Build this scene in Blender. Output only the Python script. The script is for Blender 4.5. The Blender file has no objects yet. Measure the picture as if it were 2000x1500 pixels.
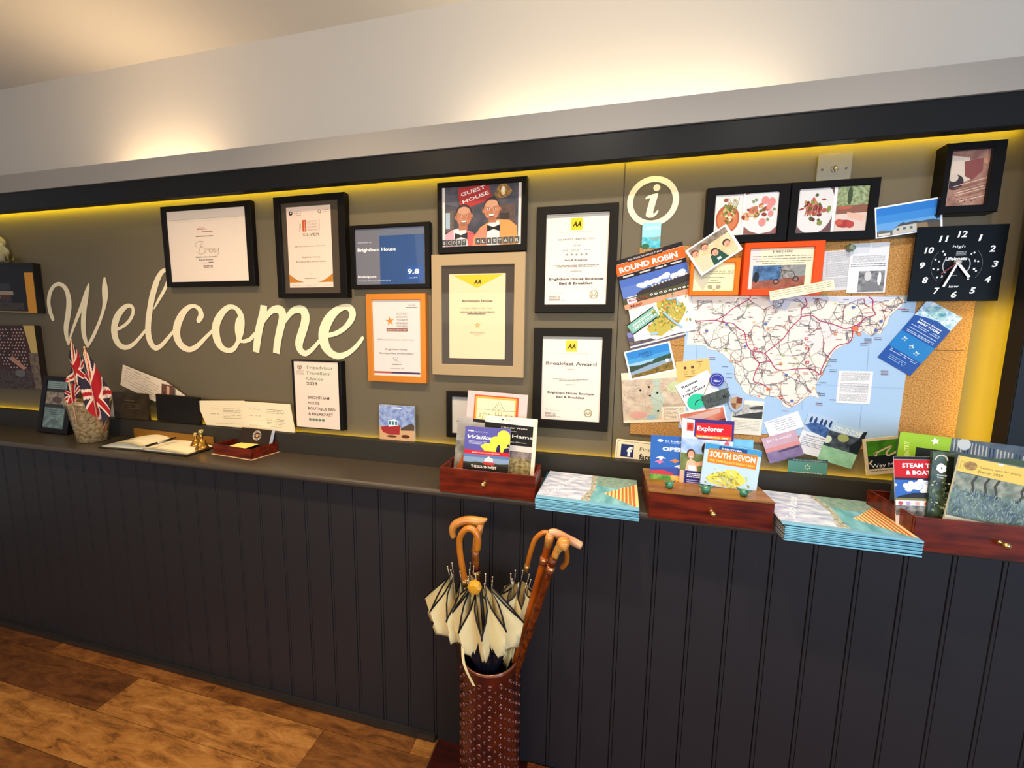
import bpy, bmesh, math, random
from mathutils import Vector, Matrix
R_ = random.Random(7)
sc = bpy.context.scene
col = sc.collection
# ------------------------------------------------------------------ camera, world, lights, exposure
CAM = Vector((0, -1.39, 1.45)); F = 757.0
YAW, PIT, ROL = math.radians(-13.08), math.radians(-6.83), math.radians(.886)
_fw = Vector((math.sin(YAW)*math.cos(PIT), math.cos(YAW)*math.cos(PIT), math.sin(PIT)))
_r0 = Vector((math.cos(YAW), -math.sin(YAW), 0)); _u0 = _r0.cross(_fw)
_rt = math.cos(ROL)*_r0 + math.sin(ROL)*_u0; _up = -math.sin(ROL)*_r0 + math.cos(ROL)*_u0
cd = bpy.data.cameras.new('camera'); cam = bpy.data.objects.new('camera', cd); col.objects.link(cam)
cd.sensor_width = 36; cd.lens = F/2000*36; cd.clip_start = .02
mw = Matrix.Identity(4)
for i in range(3):
    mw[i][0] = _rt[i]; mw[i][1] = _up[i]; mw[i][2] = -_fw[i]; mw[i][3] = CAM[i]
cam.matrix_world = mw
sc.camera = cam
sc.view_settings.view_transform = 'Standard'; sc.view_settings.look = 'None'
sc.view_settings.exposure = 0.12; sc.view_settings.gamma = 1; sc.view_settings.use_curve_mapping = False
wd = bpy.data.worlds.new('world'); sc.world = wd; wd.use_nodes = True
bg = wd.node_tree.nodes['Background']; bg.inputs[0].default_value = (.72, .70, .74, 1); bg.inputs[1].default_value = .36
def light(kind, loc, energy, color, size=.05, target=None, **k):
    d = bpy.data.lights.new('lamp', kind); d.energy = energy; d.color = color
    if kind == 'AREA':
        d.shape = 'RECTANGLE'; d.size = size; d.size_y = k.get('sy', size)
    else: d.shadow_soft_size = size
    if kind == 'SPOT': d.spot_size = math.radians(k.get('angle', 110)); d.spot_blend = k.get('blend', .8)
    o = bpy.data.objects.new('lamp', d); o.location = loc; col.objects.link(o)
    t = Vector(target if target else (loc[0], loc[1], 0)) - Vector(loc)
    o.rotation_euler = t.to_track_quat('-Z', 'Y').to_euler()
    return o
WARM = (1, .76, .47); NEUT = (1, .90, .76)
light('SPOT', (-1.75, -.78, 2.64), 42, WARM, .035, (-1.70, -.35, 0), angle=95, blend=1)
light('SPOT', (-.85, -.78, 2.64), 60, WARM, .035, (-.85, -.3, 0), angle=110, blend=1)
light('SPOT', (-.05, -.78, 2.64), 54, NEUT, .035, (-.05, -.3, 0), angle=110, blend=1)
light('SPOT', (.62, -.80, 2.64), 42, NEUT, .035, (.62, -.3, 0), angle=110, blend=1)
light('AREA', (2.3, -3.0, 1.25), 56, (.48, .70, 1), 1.6, (.8, -.24, .45), sy=1.3)          # daylight from a window behind, to the right
light('AREA', (-1.2, -3.4, 2.2), 14, (1, .85, .66), 2.2, (-.6, 0, 1.2), sy=1.2)         # lit room behind the camera
light('AREA', (-1.98, -.03, 2.10), 2.8, (1, .72, .42), .5, (-1.98, .03, 3), sy=.05)  # uplight in the trough
light('AREA', (.0, -.03, 2.10), 4.0, (1, .82, .54), 1.0, (.0, .03, 3), sy=.05)    # uplight in the trough

light('AREA', (-.4, -2.3, 1.5), 24, (1, .88, .74), 2.6, (-.4, -.6, 2.7), sy=1.0)         # unseen fill added behind the camera to brighten ceiling and fascia

# ------------------------------------------------------------------ geometry of the view used to place things on their real planes
def ray(px, py):
    return _rt*((px-1000)/F) + _up*(-(py-750)/F) + _fw
def onP(px, py, pt, n):
    d = ray(px, py); return CAM + d*((pt-CAM).dot(n)/d.dot(n))
def onY(px, py, y): return onP(px, py, Vector((0, y, 0)), Vector((0, 1, 0)))
def onZ(px, py, z): return onP(px, py, Vector((0, 0, z)), Vector((0, 0, 1)))
def Z(ox, oy, s): return lambda *p: [(ox+p[i]/s, oy+p[i+1]/s) for i in range(0, len(p), 2)]

# ------------------------------------------------------------------ materials
def lin(c):
    if isinstance(c, str):
        c = [int(c[i:i+2], 16)/255 for i in (0, 2, 4)]
        return tuple(x/12.92 if x <= .04045 else ((x+.055)/1.055)**2.4 for x in c)
    return tuple(c)
_m = {}
def M(c, rough=.6, metal=0, spec=.3, coat=0, bump=0, bscale=300, c2=None, scale=20, emit=0, stretch=None, detail=4, lo=.35, hi=.65, trans=0):
    key = (c, rough, metal, spec, coat, bump, bscale, c2, scale, emit, stretch, detail, lo, hi, trans)
    if key in _m: return _m[key]
    m = bpy.data.materials.new('mat'); m.use_nodes = True; nt = m.node_tree; b = nt.nodes['Principled BSDF']
    A = lin(c); b.inputs['Base Color'].default_value = (*A, 1); b.inputs['Roughness'].default_value = rough
    b.inputs['Metallic'].default_value = metal; b.inputs['Specular IOR Level'].default_value = spec
    b.inputs['Coat Weight'].default_value = coat; b.inputs['Coat Roughness'].default_value = .15
    b.inputs['Transmission Weight'].default_value = trans
    if emit: b.inputs['Emission Color'].default_value = (*A, 1); b.inputs['Emission Strength'].default_value = emit
    if c2 or bump:
        tc = nt.nodes.new('ShaderNodeTexCoord'); mp = nt.nodes.new('ShaderNodeMapping')
        nt.links.new(tc.outputs['Object'], mp.inputs[0])
        if stretch: mp.inputs['Scale'].default_value = stretch
    if c2:
        n = nt.nodes.new('ShaderNodeTexNoise'); n.inputs['Scale'].default_value = scale; n.inputs['Detail'].default_value = detail
        nt.links.new(mp.outputs[0], n.inputs['Vector'])
        rp = nt.nodes.new('ShaderNodeValToRGB'); e = rp.color_ramp.elements
        e[0].position = lo; e[1].position = hi; e[0].color = (*A, 1); e[1].color = (*lin(c2), 1)
        nt.links.new(n.outputs['Fac'], rp.inputs[0]); nt.links.new(rp.outputs[0], b.inputs['Base Color'])
    if bump:
        n2 = nt.nodes.new('ShaderNodeTexNoise'); n2.inputs['Scale'].default_value = bscale
        nt.links.new(mp.outputs[0], n2.inputs['Vector'])
        bp = nt.nodes.new('ShaderNodeBump'); bp.inputs['Strength'].default_value = bump; bp.inputs['Distance'].default_value = .001
        nt.links.new(n2.outputs['Fac'], bp.inputs['Height']); nt.links.new(bp.outputs[0], b.inputs['Normal'])
    _m[key] = m; return m
def glassmat():
    if 'glass' in _m: return _m['glass']
    m = bpy.data.materials.new('pane glass'); m.use_nodes = True; nt = m.node_tree; nt.nodes.clear()
    o = nt.nodes.new('ShaderNodeOutputMaterial'); t = nt.nodes.new('ShaderNodeBsdfTransparent'); g = nt.nodes.new('ShaderNodeBsdfGlossy')
    g.inputs['Roughness'].default_value = .03; lw = nt.nodes.new('ShaderNodeLayerWeight'); lw.inputs[0].default_value = .25
    pw = nt.nodes.new('ShaderNodeMath'); pw.operation = 'MULTIPLY_ADD'; pw.inputs[1].default_value = .12; pw.inputs[2].default_value = .02
    nt.links.new(lw.outputs['Facing'], pw.inputs[0]); mx = nt.nodes.new('ShaderNodeMixShader'); nt.links.new(pw.outputs[0], mx.inputs[0])
    nt.links.new(t.outputs[0], mx.inputs[1]); nt.links.new(g.outputs[0], mx.inputs[2]); nt.links.new(mx.outputs[0], o.inputs[0])
    _m['glass'] = m; return m

# ------------------------------------------------------------------ objects
def tag(o, label=None, cat=None, group=None, kind=None):
    if label: o['label'] = label
    if cat: o['category'] = cat
    if group: o['group'] = group
    if kind: o['kind'] = kind
    return o
def empty(name, loc, label, cat, group=None):
    o = bpy.data.objects.new(name, None); o.empty_display_size = .05; col.objects.link(o); o.location = loc
    return tag(o, label, cat, group)
def mesh(name, verts, faces, mats, parent=None, mi=None, smooth=False, loc=None, mat=None):
    me = bpy.data.meshes.new(name); me.from_pydata([tuple(v) for v in verts], [], faces)
    for m in (mats if isinstance(mats, (list, tuple)) else [mats]): me.materials.append(m)
    if mi: me.polygons.foreach_set('material_index', mi)
    if smooth: me.polygons.foreach_set('use_smooth', [True]*len(me.polygons))
    me.update()
    o = bpy.data.objects.new(name, me); col.objects.link(o)
    if mat is not None: o.matrix_world = mat
    if loc is not None: o.location = loc
    if parent:
        o.parent = parent
        o.matrix_parent_inverse = parent_inv(parent)
    return o
def wm(o):                       # world matrix without depsgraph
    m = o.matrix_basis.copy()
    if o.parent: m = wm(o.parent) @ o.matrix_parent_inverse @ m
    return m
def parent_inv(p): return wm(p).inverted()
class MB:
    """collects vertices and faces (with per-face materials) into one mesh"""
    def __init__(s): s.v = []; s.f = []; s.i = []; s.m = []
    def mi(s, m):
        if m not in s.m: s.m.append(m)
        return s.m.index(m)
    def add(s, vs, fs, m):
        b = len(s.v); s.v += [Vector(v) for v in vs]; k = s.mi(m)
        s.f += [tuple(b+i for i in f) for f in fs]; s.i += [k]*len(fs); return s
    def box(s, a, b, m, bev=0):
        x0, y0, z0 = a; x1, y1, z1 = b
        if bev:
            bm = bmesh.new(); bmesh.ops.create_cube(bm, size=1)
            for v in bm.verts: v.co = Vector(((x0+x1)/2+v.co.x*(x1-x0), (y0+y1)/2+v.co.y*(y1-y0), (z0+z1)/2+v.co.z*(z1-z0)))
            bmesh.ops.bevel(bm, geom=list(bm.edges), offset=bev, segments=2, affect='EDGES')
            bm.verts.index_update(); s.add([v.co.copy() for v in bm.verts], [tuple(v.index for v in f.verts) for f in bm.faces], m); bm.free(); return s
        vs = [(x0,y0,z0),(x1,y0,z0),(x1,y1,z0),(x0,y1,z0),(x0,y0,z1),(x1,y0,z1),(x1,y1,z1),(x0,y1,z1)]
        return s.add(vs, [(0,3,2,1),(4,5,6,7),(0,1,5,4),(1,2,6,5),(2,3,7,6),(3,0,4,7)], m)
    def prism(s, poly, z0, z1, m, mtop=None):
        """polygon in local xy extruded in z"""
        n = len(poly); vs = [(x, y, z0) for x, y in poly]+[(x, y, z1) for x, y in poly]
        s.add(vs, [tuple(range(n))[::-1]]+[(i, (i+1) % n, n+(i+1) % n, n+i) for i in range(n)], m)
        s.add([(x, y, z1) for x, y in poly], [tuple(range(n))], mtop or m); return s
    def tube(s, pts, rad, m, n=12, cap=True, closed=False):
        pts = [Vector(p) for p in pts]; k = len(pts)
        if not hasattr(rad, '__len__'): rad = [rad]*k
        vs = []; prev = None
        for i, p in enumerate(pts):
            t = (pts[min(i+1, k-1)]-pts[max(i-1, 0)]).normalized()
            if prev is None:
                a = Vector((0, 0, 1)) if abs(t.z) < .9 else Vector((1, 0, 0)); u = t.cross(a).normalized()
            else:
                u = (prev - t*prev.dot(t)).normalized()
            prev = u; w = t.cross(u)
            vs += [p + (u*math.cos(2*math.pi*j/n)+w*math.sin(2*math.pi*j/n))*rad[i] for j in range(n)]
        fs = [(i*n+j, i*n+(j+1) % n, (i+1)*n+(j+1) % n, (i+1)*n+j) for i in range(k-1) for j in range(n)]
        if cap: fs += [tuple(range(n))[::-1], tuple((k-1)*n+j for j in range(n))]
        return s.add(vs, fs, m)
    def lathe(s, prof, m, c=(0,0,0), n=24, axis='z'):
        vs = []
        for r, z in prof:
            for j in range(n):
                a = 2*math.pi*j/n; x, y = r*math.cos(a), r*math.sin(a)
                v = (x, y, z) if axis == 'z' else (x, -z, y)
                vs.append((v[0]+c[0], v[1]+c[1], v[2]+c[2]))
        k = len(prof)
        fs = [(i*n+j, i*n+(j+1) % n, (i+1)*n+(j+1) % n, (i+1)*n+j) for i in range(k-1) for j in range(n)]
        return s.add(vs, fs, m)
    def build(s, name, parent=None, smooth=False, mat=None, loc=None):
        return mesh(name, s.v, s.f, s.m, parent, s.i, smooth, loc, mat)
def catmull(p, sub=6):
    out = []
    for i in range(len(p)-1):
        a, b, c, d = p[max(i-1, 0)], p[i], p[i+1], p[min(i+2, len(p)-1)]
        for k in range(sub):
            t = k/sub
            out.append(tuple(.5*(2*b[j]+(c[j]-a[j])*t+(2*a[j]-5*b[j]+4*c[j]-d[j])*t*t+(3*b[j]-a[j]-3*c[j]+d[j])*t**3) for j in range(len(b))))
    out.append(tuple(p[-1])); return out
_txt = {}
def textgeo(s, bold=0, shear=0):
    k = (s, bold, shear)
    if k not in _txt:
        cu = bpy.data.curves.new('t', 'FONT'); cu.body = s; cu.resolution_u = 2; cu.offset = bold; cu.shear = shear; cu.dimensions = '2D'; cu.fill_mode = 'FRONT'
        o = bpy.data.objects.new('t', cu); me = bpy.data.meshes.new_from_object(o)
        vs = [(v.co.x, v.co.y) for v in me.vertices]; fs = [tuple(p.vertices) for p in me.polygons]
        bpy.data.objects.remove(o); bpy.data.meshes.remove(me); bpy.data.curves.remove(cu)
        _txt[k] = (vs, fs)
    return _txt[k]
CAP = .73

class Face:
    """a flat printed surface: local metres, origin top left, u right, v up (so v is negative downwards); prints are layers a few hundredths of a mm apart"""
    def __init__(s, corners, pt=None, n=None, y=None, ax=False, z=None, size=None):
        if y is not None: pt, n = Vector((0, y, 0)), Vector((0, -1, 0))
        if z is not None: pt, n = Vector((0, 0, z)), Vector((0, 0, 1))
        n = Vector(n).normalized(); s.pt, s.n = Vector(pt), n
        P = [onP(x, y_, s.pt, n) for x, y_ in corners]; TL, TR, BR, BL = P
        U = ((TR-TL)+(BR-BL)); 
        if ax: U = Vector((1, 0, 0))
        U.normalize(); V = n.cross(U).normalized()
        s.w = ((TR-TL).dot(U)+(BR-BL).dot(U))/2; s.h = ((TL-BL).dot(V)+(TR-BR).dot(V))/2
        c = sum(P, Vector())/4
        if size: s.w, s.h = size
        s.O = c - U*s.w/2 + V*s.h/2; s.U, s.V = U, V
        s.mat = Matrix.Identity(4)
        for i in range(3):
            s.mat[i][0], s.mat[i][1], s.mat[i][2], s.mat[i][3] = U[i], V[i], n[i], s.O[i]
        s.k = s.h/max(1, (Vector(corners[0])-Vector(corners[3])).length)
        s.mb = MB(); s.lay = 0; s.off = 0.0; s.e = 0; s.clip = True
    def p(s, *a):
        out = []
        for x, y in a:
            q = onP(x, y, s.pt, s.n)-s.O; out.append((q.dot(s.U), q.dot(s.V)))
        return out
    def N(s, *a): return [(a[i]*s.w, -a[i+1]*s.h) for i in range(0, len(a), 2)]
    def z(s, same=False):
        s.e += 1
        if not same: s.lay += 1
        return s.off + s.lay*.00003 + s.e*2e-7
    def m(s, c): return c if not isinstance(c, str) else M(c, .55, spec=.25)
    def poly(s, pts, c, same=False):
        e = .0004; pts = [(min(max(x, -e), s.w+e), max(min(y, e), -s.h-e)) for x, y in pts] if s.clip else pts
        z = s.z(same); s.mb.add([(x, y, z) for x, y in pts], [tuple(range(len(pts)))], s.m(c)); return s
    def rect(s, x0, y0, x1, y1, c, same=False): return s.poly(s.N(x0, y1, x1, y1, x1, y0, x0, y0), c, same)
    def all(s, c): return s.rect(0, 0, 1, 1, c)
    def ell(s, cx, cy, rx, ry, c, n=20, same=False, rot=0):
        a = []
        for i in range(n):
            t = 2*math.pi*i/n; x, y = math.cos(t)*rx*s.w, math.sin(t)*ry*s.h
            a.append((cx*s.w+x*math.cos(rot)-y*math.sin(rot), -cy*s.h+x*math.sin(rot)+y*math.cos(rot)))
        return s.poly(a, c, same)
    def ring(s, cx, cy, r, w, c, n=28, a0=0, a1=2*math.pi, ry=None):
        z = s.z(); ry = ry or r; vs = []; fs = []
        for i in range(n+1):
            t = a0+(a1-a0)*i/n
            for q in (0, -w): vs.append((cx*s.w+math.cos(t)*(r+q), -cy*s.h+math.sin(t)*(ry+q), z))
            if i: fs.append((2*i-2, 2*i, 2*i+1, 2*i-1))
        s.mb.add(vs, fs, s.m(c)); return s
    def line(s, pts, w, c, same=False, closed=False):
        z = s.z(same); P = [Vector((x, y, 0)) for x, y in pts]; k = len(P); vs = []; 
        ww = w if hasattr(w, '__len__') else [w]*k
        for i in range(k):
            t = (P[min(i+1, k-1)]-P[max(i-1, 0)])
            if t.length < 1e-9: t = Vector((1, 0, 0))
            t.normalize(); nn = Vector((-t.y, t.x, 0))*ww[i]/2
            vs += [P[i]+nn+Vector((0, 0, z)), P[i]-nn+Vector((0, 0, z))]
        s.mb.add(vs, [(2*i+1, 2*i+3, 2*i+2, 2*i) for i in range(k-1)], s.m(c)); return s
    def text(s, t, a, b, hcap, c, bold=0, shear=0):
        """from the left-middle point a to the right-middle point b, cap height in metres"""
        vs, fs = textgeo(t, bold, shear)
        if not vs: return s
        x0 = min(v[0] for v in vs); x1 = max(v[0] for v in vs); a = Vector(a); b = Vector(b); d = b-a; L = d.length; d.normalize(); e = Vector((-d.y, d.x))
        sx = L/(x1-x0); sy = hcap/CAP; z = s.z(); o = []
        for x, y in vs:
            q = a + d*((x-x0)*sx) + e*((y-CAP/2)*sy); o.append((q.x, q.y, z))
        s.mb.add(o, fs, s.m(c)); return s
    def t(s, t, x0, x1, y, h, c='2a2420', bold=0, shear=0):
        """normalised x0..x1, y, cap height as share of the height"""
        a, b = s.N(x0, y, x1, y); return s.text(t, a, b, h*s.h, c, bold, shear)
    def scrib(s, x0, x1, ys, h, c='8a8078', dens=.85, seed=1):
        """lines of print too small to read"""
        r = random.Random(seed); z = s.z()
        for y in ys:
            x = x0
            while x < x1:
                L = min((x1-x0)*r.uniform(.04, .14), x1-x)
                if r.random() < dens:
                    P = s.N(x, y+h/2, x+L*.85, y+h/2, x+L*.85, y-h/2, x, y-h/2)
                    s.mb.add([(a, b, z) for a, b in P], [(0, 1, 2, 3)], s.m(c))
                x += L
        return s
    def star(s, cx, cy, r, c, rot=0, inner=.42, pts=5):
        a = []
        for i in range(pts*2):
            t = math.pi/2+rot+math.pi*i/pts; q = r if i % 2 == 0 else r*inner
            a.append((cx*s.w+q*math.cos(t), -cy*s.h+q*math.sin(t)))
        return s.poly(a, c)
    def done(s, name, parent): 
        if s.mb.v: return s.mb.build(name, parent, mat=s.mat)
    def slab(s, name, m, t=.0012, ext=0, parent=None, round_=0, ms=None, poly=None):
        """the sheet or board itself, from its front face back by t; ext lengthens it downwards"""
        w, h = s.w, s.h+ext
        if poly: P = poly
        elif round_:
            P = []
            for (cx, cy, a0) in ((w-round_, -round_, 0), (round_, -round_, 90), (round_, -h+round_, 180), (w-round_, -h+round_, 270)):
                P += [(cx+round_*math.cos(math.radians(a0+q)), cy+round_*math.sin(math.radians(a0+q))) for q in (0, 30, 60, 90)]
        else: P = [(0, -h), (w, -h), (w, 0), (0, 0)]
        b = MB(); b.prism(P, -t, 0, ms or m, m); return b.build(name, parent, mat=s.mat)
def sheet(name, label, cat, corners, draw=None, y=-.003, paper='f4e8da', t=.0008, group=None, ext=0, printname='print', round_=0, pt=None, n=None, ms=None, poly=None, z=None, size=None, coat=0):
    if pt is not None: f = Face(corners, pt=pt, n=n, size=size)
    elif z is not None: f = Face(corners, z=z, size=size)
    else: f = Face(corners, y=y, size=size)
    zb = (f.O-f.V*f.h).z; ext = max(0, min(ext, (zb-.9635)/max(f.V.z, .1)-.001)) if ext else 0
    m = M(paper, .5, coat=coat) if isinstance(paper, str) else paper
    pp = [f.p(q)[0] for q in poly] if poly else None
    o = f.slab(name, m, t, ext, None, round_, ms, pp); tag(o, label, cat, group)
    if draw: draw(f); f.done(printname, o)
    return o, f

# ------------------------------------------------------------------ setting
DARK = M('35312b', .5, spec=.2, bump=.08, bscale=500)
WALL = M((.155, .124, .076), .62, spec=.25, bump=.15, bscale=260)
PALE = M('9f9992', .85, spec=.1, bump=.1, bscale=120)
CEIL = M('cfc8be', .9, spec=.1, bump=.1, bscale=60)
X0, X1 = -4.2, 2.6
YL, ZL = -.060, 1.038            # ledge front and top
YC, ZC = -.268, .955             # worktop front edge and top
YP = -.24                        # panelling plane
b = MB().box((X0, 0, 0), (X1, .03, 2.06), WALL); o = b.build('wall_back'); tag(o, 'dark olive grey painted wall panel behind the frames', kind='structure')
# recessed joint of two wall boards right of the framed certificates is a thin raised seam
jx = (onY(1220, 334, 0).x+onY(1195, 880, 0).x)/2
MB().box((jx-.0012, -.0012, 1.03), (jx+.0012, .001, 2.02), M('2a251c', .7)).build('seam', o)
tag(MB().box((X0, .09, 2.0), (X1, .12, 2.70), CEIL).build('wall_upper'), 'pale plaster wall above the trough', kind='structure')
tag(MB().box((X0, -3.6, 2.66), (X1, .12, 2.73), CEIL).build('ceiling'), 'pale plaster ceiling', kind='structure')
fo = MB().box((X0, -3.6, -.03), (X1, .02, -.006), M('2a1c10', .8)).build('floor'); tag(fo, 'floor of mottled brown wood-look planks', kind='structure')
# planks
def wood(c1, c2, seed, dark='34180a'):
    k = ('wood', c1, c2, seed)
    if k in _m: return _m[k]
    m = bpy.data.materials.new('plank'); m.use_nodes = True; nt = m.node_tree; b = nt.nodes['Principled BSDF']
    tc = nt.nodes.new('ShaderNodeTexCoord'); mp = nt.nodes.new('ShaderNodeMapping'); nt.links.new(tc.outputs['Object'], mp.inputs[0])
    mp.inputs['Scale'].default_value = (3.2, 13, 1); mp.inputs['Location'].default_value = (seed*3.1, seed*7.7, 0)
    n = nt.nodes.new('ShaderNodeTexNoise'); n.inputs['Scale'].default_value = 2.2; n.inputs['Detail'].default_value = 9; n.inputs['Roughness'].default_value = .72; n.inputs['Distortion'].default_value = .5
    nt.links.new(mp.outputs[0], n.inputs['Vector'])
    rp = nt.nodes.new('ShaderNodeValToRGB'); e = rp.color_ramp.elements
    e[0].position = .28; e[0].color = (*lin(dark), 1); e[1].position = .78; e[1].color = (*lin(c2), 1)
    x = e.new(.5); x.color = (*lin(c1), 1)
    nt.links.new(n.outputs['Fac'], rp.inputs[0]); nt.links.new(rp.outputs[0], b.inputs['Base Color'])
    b.inputs['Roughness'].default_value = .42; b.inputs['Specular IOR Level'].default_value = .35
    bp = nt.nodes.new('ShaderNodeBump'); bp.inputs['Strength'].default_value = .25; bp.inputs['Distance'].default_value = .002
    nt.links.new(n.outputs['Fac'], bp.inputs['Height']); nt.links.new(bp.outputs[0], b.inputs['Normal'])
    _m[k] = m; return m
PL = [wood('8a5426', 'b87c3e', 1), wood('78481f', 'a46a30', 2), wood('a66c32', 'd49a54', 3), wood('6a3f1e', '945c2c', 4)]
seams = {0: -.60, 1: -.945, 2: -1.97+.9*2, 3: -.72, 4: -1.1, 5: -.5, 6: -.9, 7: -.3}
ptone = {(1, 1): 2, (2, 3): 0}
ybot = YP-.012
rows = [(-.005-.15*0, 0)]
yy = -.305; edges = [(-.155, -.305)] + [(-.305-.15*i, -.455-.15*i) for i in range(8)]
for r, (ya, yb) in enumerate(edges):
    xs = seams.get(r-0, -.6) if r else -.60
    xs = [-.60, -.945, -1.07, -.62, -1.3, -.8, -.4, -1.2, -.7][r]
    k = 0; x = xs + .9*3
    while x > -4.2:
        m = PL[(r*7+k*3) % 4]
        if r == 1 and k == 3: m = PL[2]
        if r == 2 and k == 3: m = PL[2]
        xa, xb = x-.9+.0008, x-.0008
        if r < 1: xb = min(xb, -.515)
        if xa < xb and not (xb > 2.5):
            q = MB().box((xa, yb+.0008, -.006), (xb, ya-.0008, R_.uniform(-.0003, .0003)), m).build('plank', fo)
        x -= .9; k += 1
# beam, fascia above, trough, right post
BEAM = M('17181a', .42, spec=.2)
t1 = tag(MB().box((X0, -.09, 1.998), (X1, -.06, 2.078), BEAM, .0015).build('trim_1'), 'dark painted beam above the glow strip', kind='structure')
tag(MB().box((X0, -.095, 2.078), (X1, -.085, 2.154), PALE).box((X0, -.085, 2.05), (X1, .09, 2.06), PALE).build('trim_2'), 'pale plaster fascia above the beam', kind='structure')
PX = 1.068
tag(MB().box((PX, -.095, ZL-.01), (PX+.42, -.05, 2.0), BEAM, .0015).build('trim_3'), 'dark painted post at the right', kind='structure')
EM = M((1, .74, .02), emit=22)
EM2 = M((1, .68, .01), emit=40)
def strip(a, b_, m, label):
    o = MB().box(a, b_, m).build('light_strip'); return tag(o, label, 'light strip', 'glow strips around the display wall')
strip((X0+.02, -.024, 2.024), (PX, -.016, 2.030), EM, 'yellow light strip hidden behind the long dark beam')
strip((PX+.012, -.047, 1.06), (PX+.020, -.040, 1.56), EM2, 'yellow light strip hidden behind the dark right post')
strip((X0+.02, -.012, 1.021), (PX, -.006, 1.026), M((1, .70, .015), emit=13), 'yellow light strip sunk behind the dark ledge')

# ------------------------------------------------------------------ the panelled counter
ct = empty('reception_counter', (-.5, YP, 0), 'long dark grey panelled counter with a rounded worktop below the display wall', 'counter')
TOP = M('453c32', .36, spec=.4, bump=.05, bscale=400)
def worktop(xa, xb):
    n = 7; r = .0125; prof = [(-.002, ZC)] + [(YC+r+r*math.cos(a)*1.0, ZC-r+r*math.sin(a)) for a in [math.pi/2+math.pi*i/n for i in range(n+1)]] + [(-.002, ZC-2*r)]
    vs = [(xa, y, z) for y, z in prof]+[(xb, y, z) for y, z in prof]; k = len(prof)
    fs = [(i, (i+1) % k, k+(i+1) % k, k+i) for i in range(k)] + [tuple(range(k))[::-1], tuple(range(k, 2*k))]
    mesh('worktop', vs, fs, TOP, ct)
jxc = -1.862*(1.122/1.206)
worktop(X0, jxc-.0015); worktop(jxc+.0015, X1)
MB().box((X0, YL, ZC), (X1, -.022, ZL), DARK, .001).box((X0, -.022, ZC), (X1, 0, 1.02), DARK).build('ledge', ct)
MB().box((X0, YP+.014, 0), (X1, YP+.02, ZC-.024), M('15120f', .8)).build('backing', ct)
PAN = M('2d2a2c', .5, spec=.22, bump=.12, bscale=350)
PW = .10125; g0 = -1.2345; n0 = math.floor((X0-g0)/PW)
nb = 0
def board_mesh(w, h):
    prof = [(0, .007), (.0010, .0004), (.0018, 0), (w-.0125, 0), (w-.0117, .0006), (w-.0108, .006), (w-.0094, .006), (w-.0085, .0006), (w-.0077, 0), (w-.0016, 0), (w-.0008, .0005), (w, .007)]   # bead between two thin grooves
    b = MB(); k = len(prof)
    b.add([(x, y, 0) for x, y in prof]+[(x, y, h) for x, y in prof], [(i, i+1, k+i+1, k+i) for i in range(k-1)], PAN)
    return b
proto = None
for i in range(n0, 40):
    x = g0 + i*PW
    if x > X1-PW: break
    if proto is None:
        proto = board_mesh(PW, ZC-.0235).build('board', ct); proto.location = Vector((x, YP, 0)) ; q = proto
        proto.matrix_basis = Matrix.Translation((x, YP, 0))
    else:
        q = proto.copy(); col.objects.link(q); q.matrix_basis = Matrix.Translation((x, YP, 0))
BB = M('2b2724', .35, spec=.5)
MB().box((X0, YP-.014, 0), (-.528, YP+.002, .028), BB, .003).build('baseboard', ct)
# right hand floor: polished red wood plate and coir mat
pl = MB().box((-.520, -1.1, -.005), (.30, YP+.01, .006), M('45100a', .22, spec=.6, c2='2c0a06', scale=6, stretch=(1, 6, 1)), .001).build('floor_board')
tag(pl, 'polished dark red wooden floor board under the umbrella stand', 'floor board')
MB().box((-.523, -1.1, -.004), (-.519, YP-.0, .0068), M('8a6a48', .3, metal=.6)).build('edge_strip', pl)
cm = MB().box((-.19, -.95, .006), (1.2, YP-.004, .016), M('9a4a1a', .95, bump=1, bscale=420, c2='5c260c', scale=260), .002).build('floor_mat')
tag(cm, 'rough orange brown coir mat on the floor right of the umbrella stand', 'mat')

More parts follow.
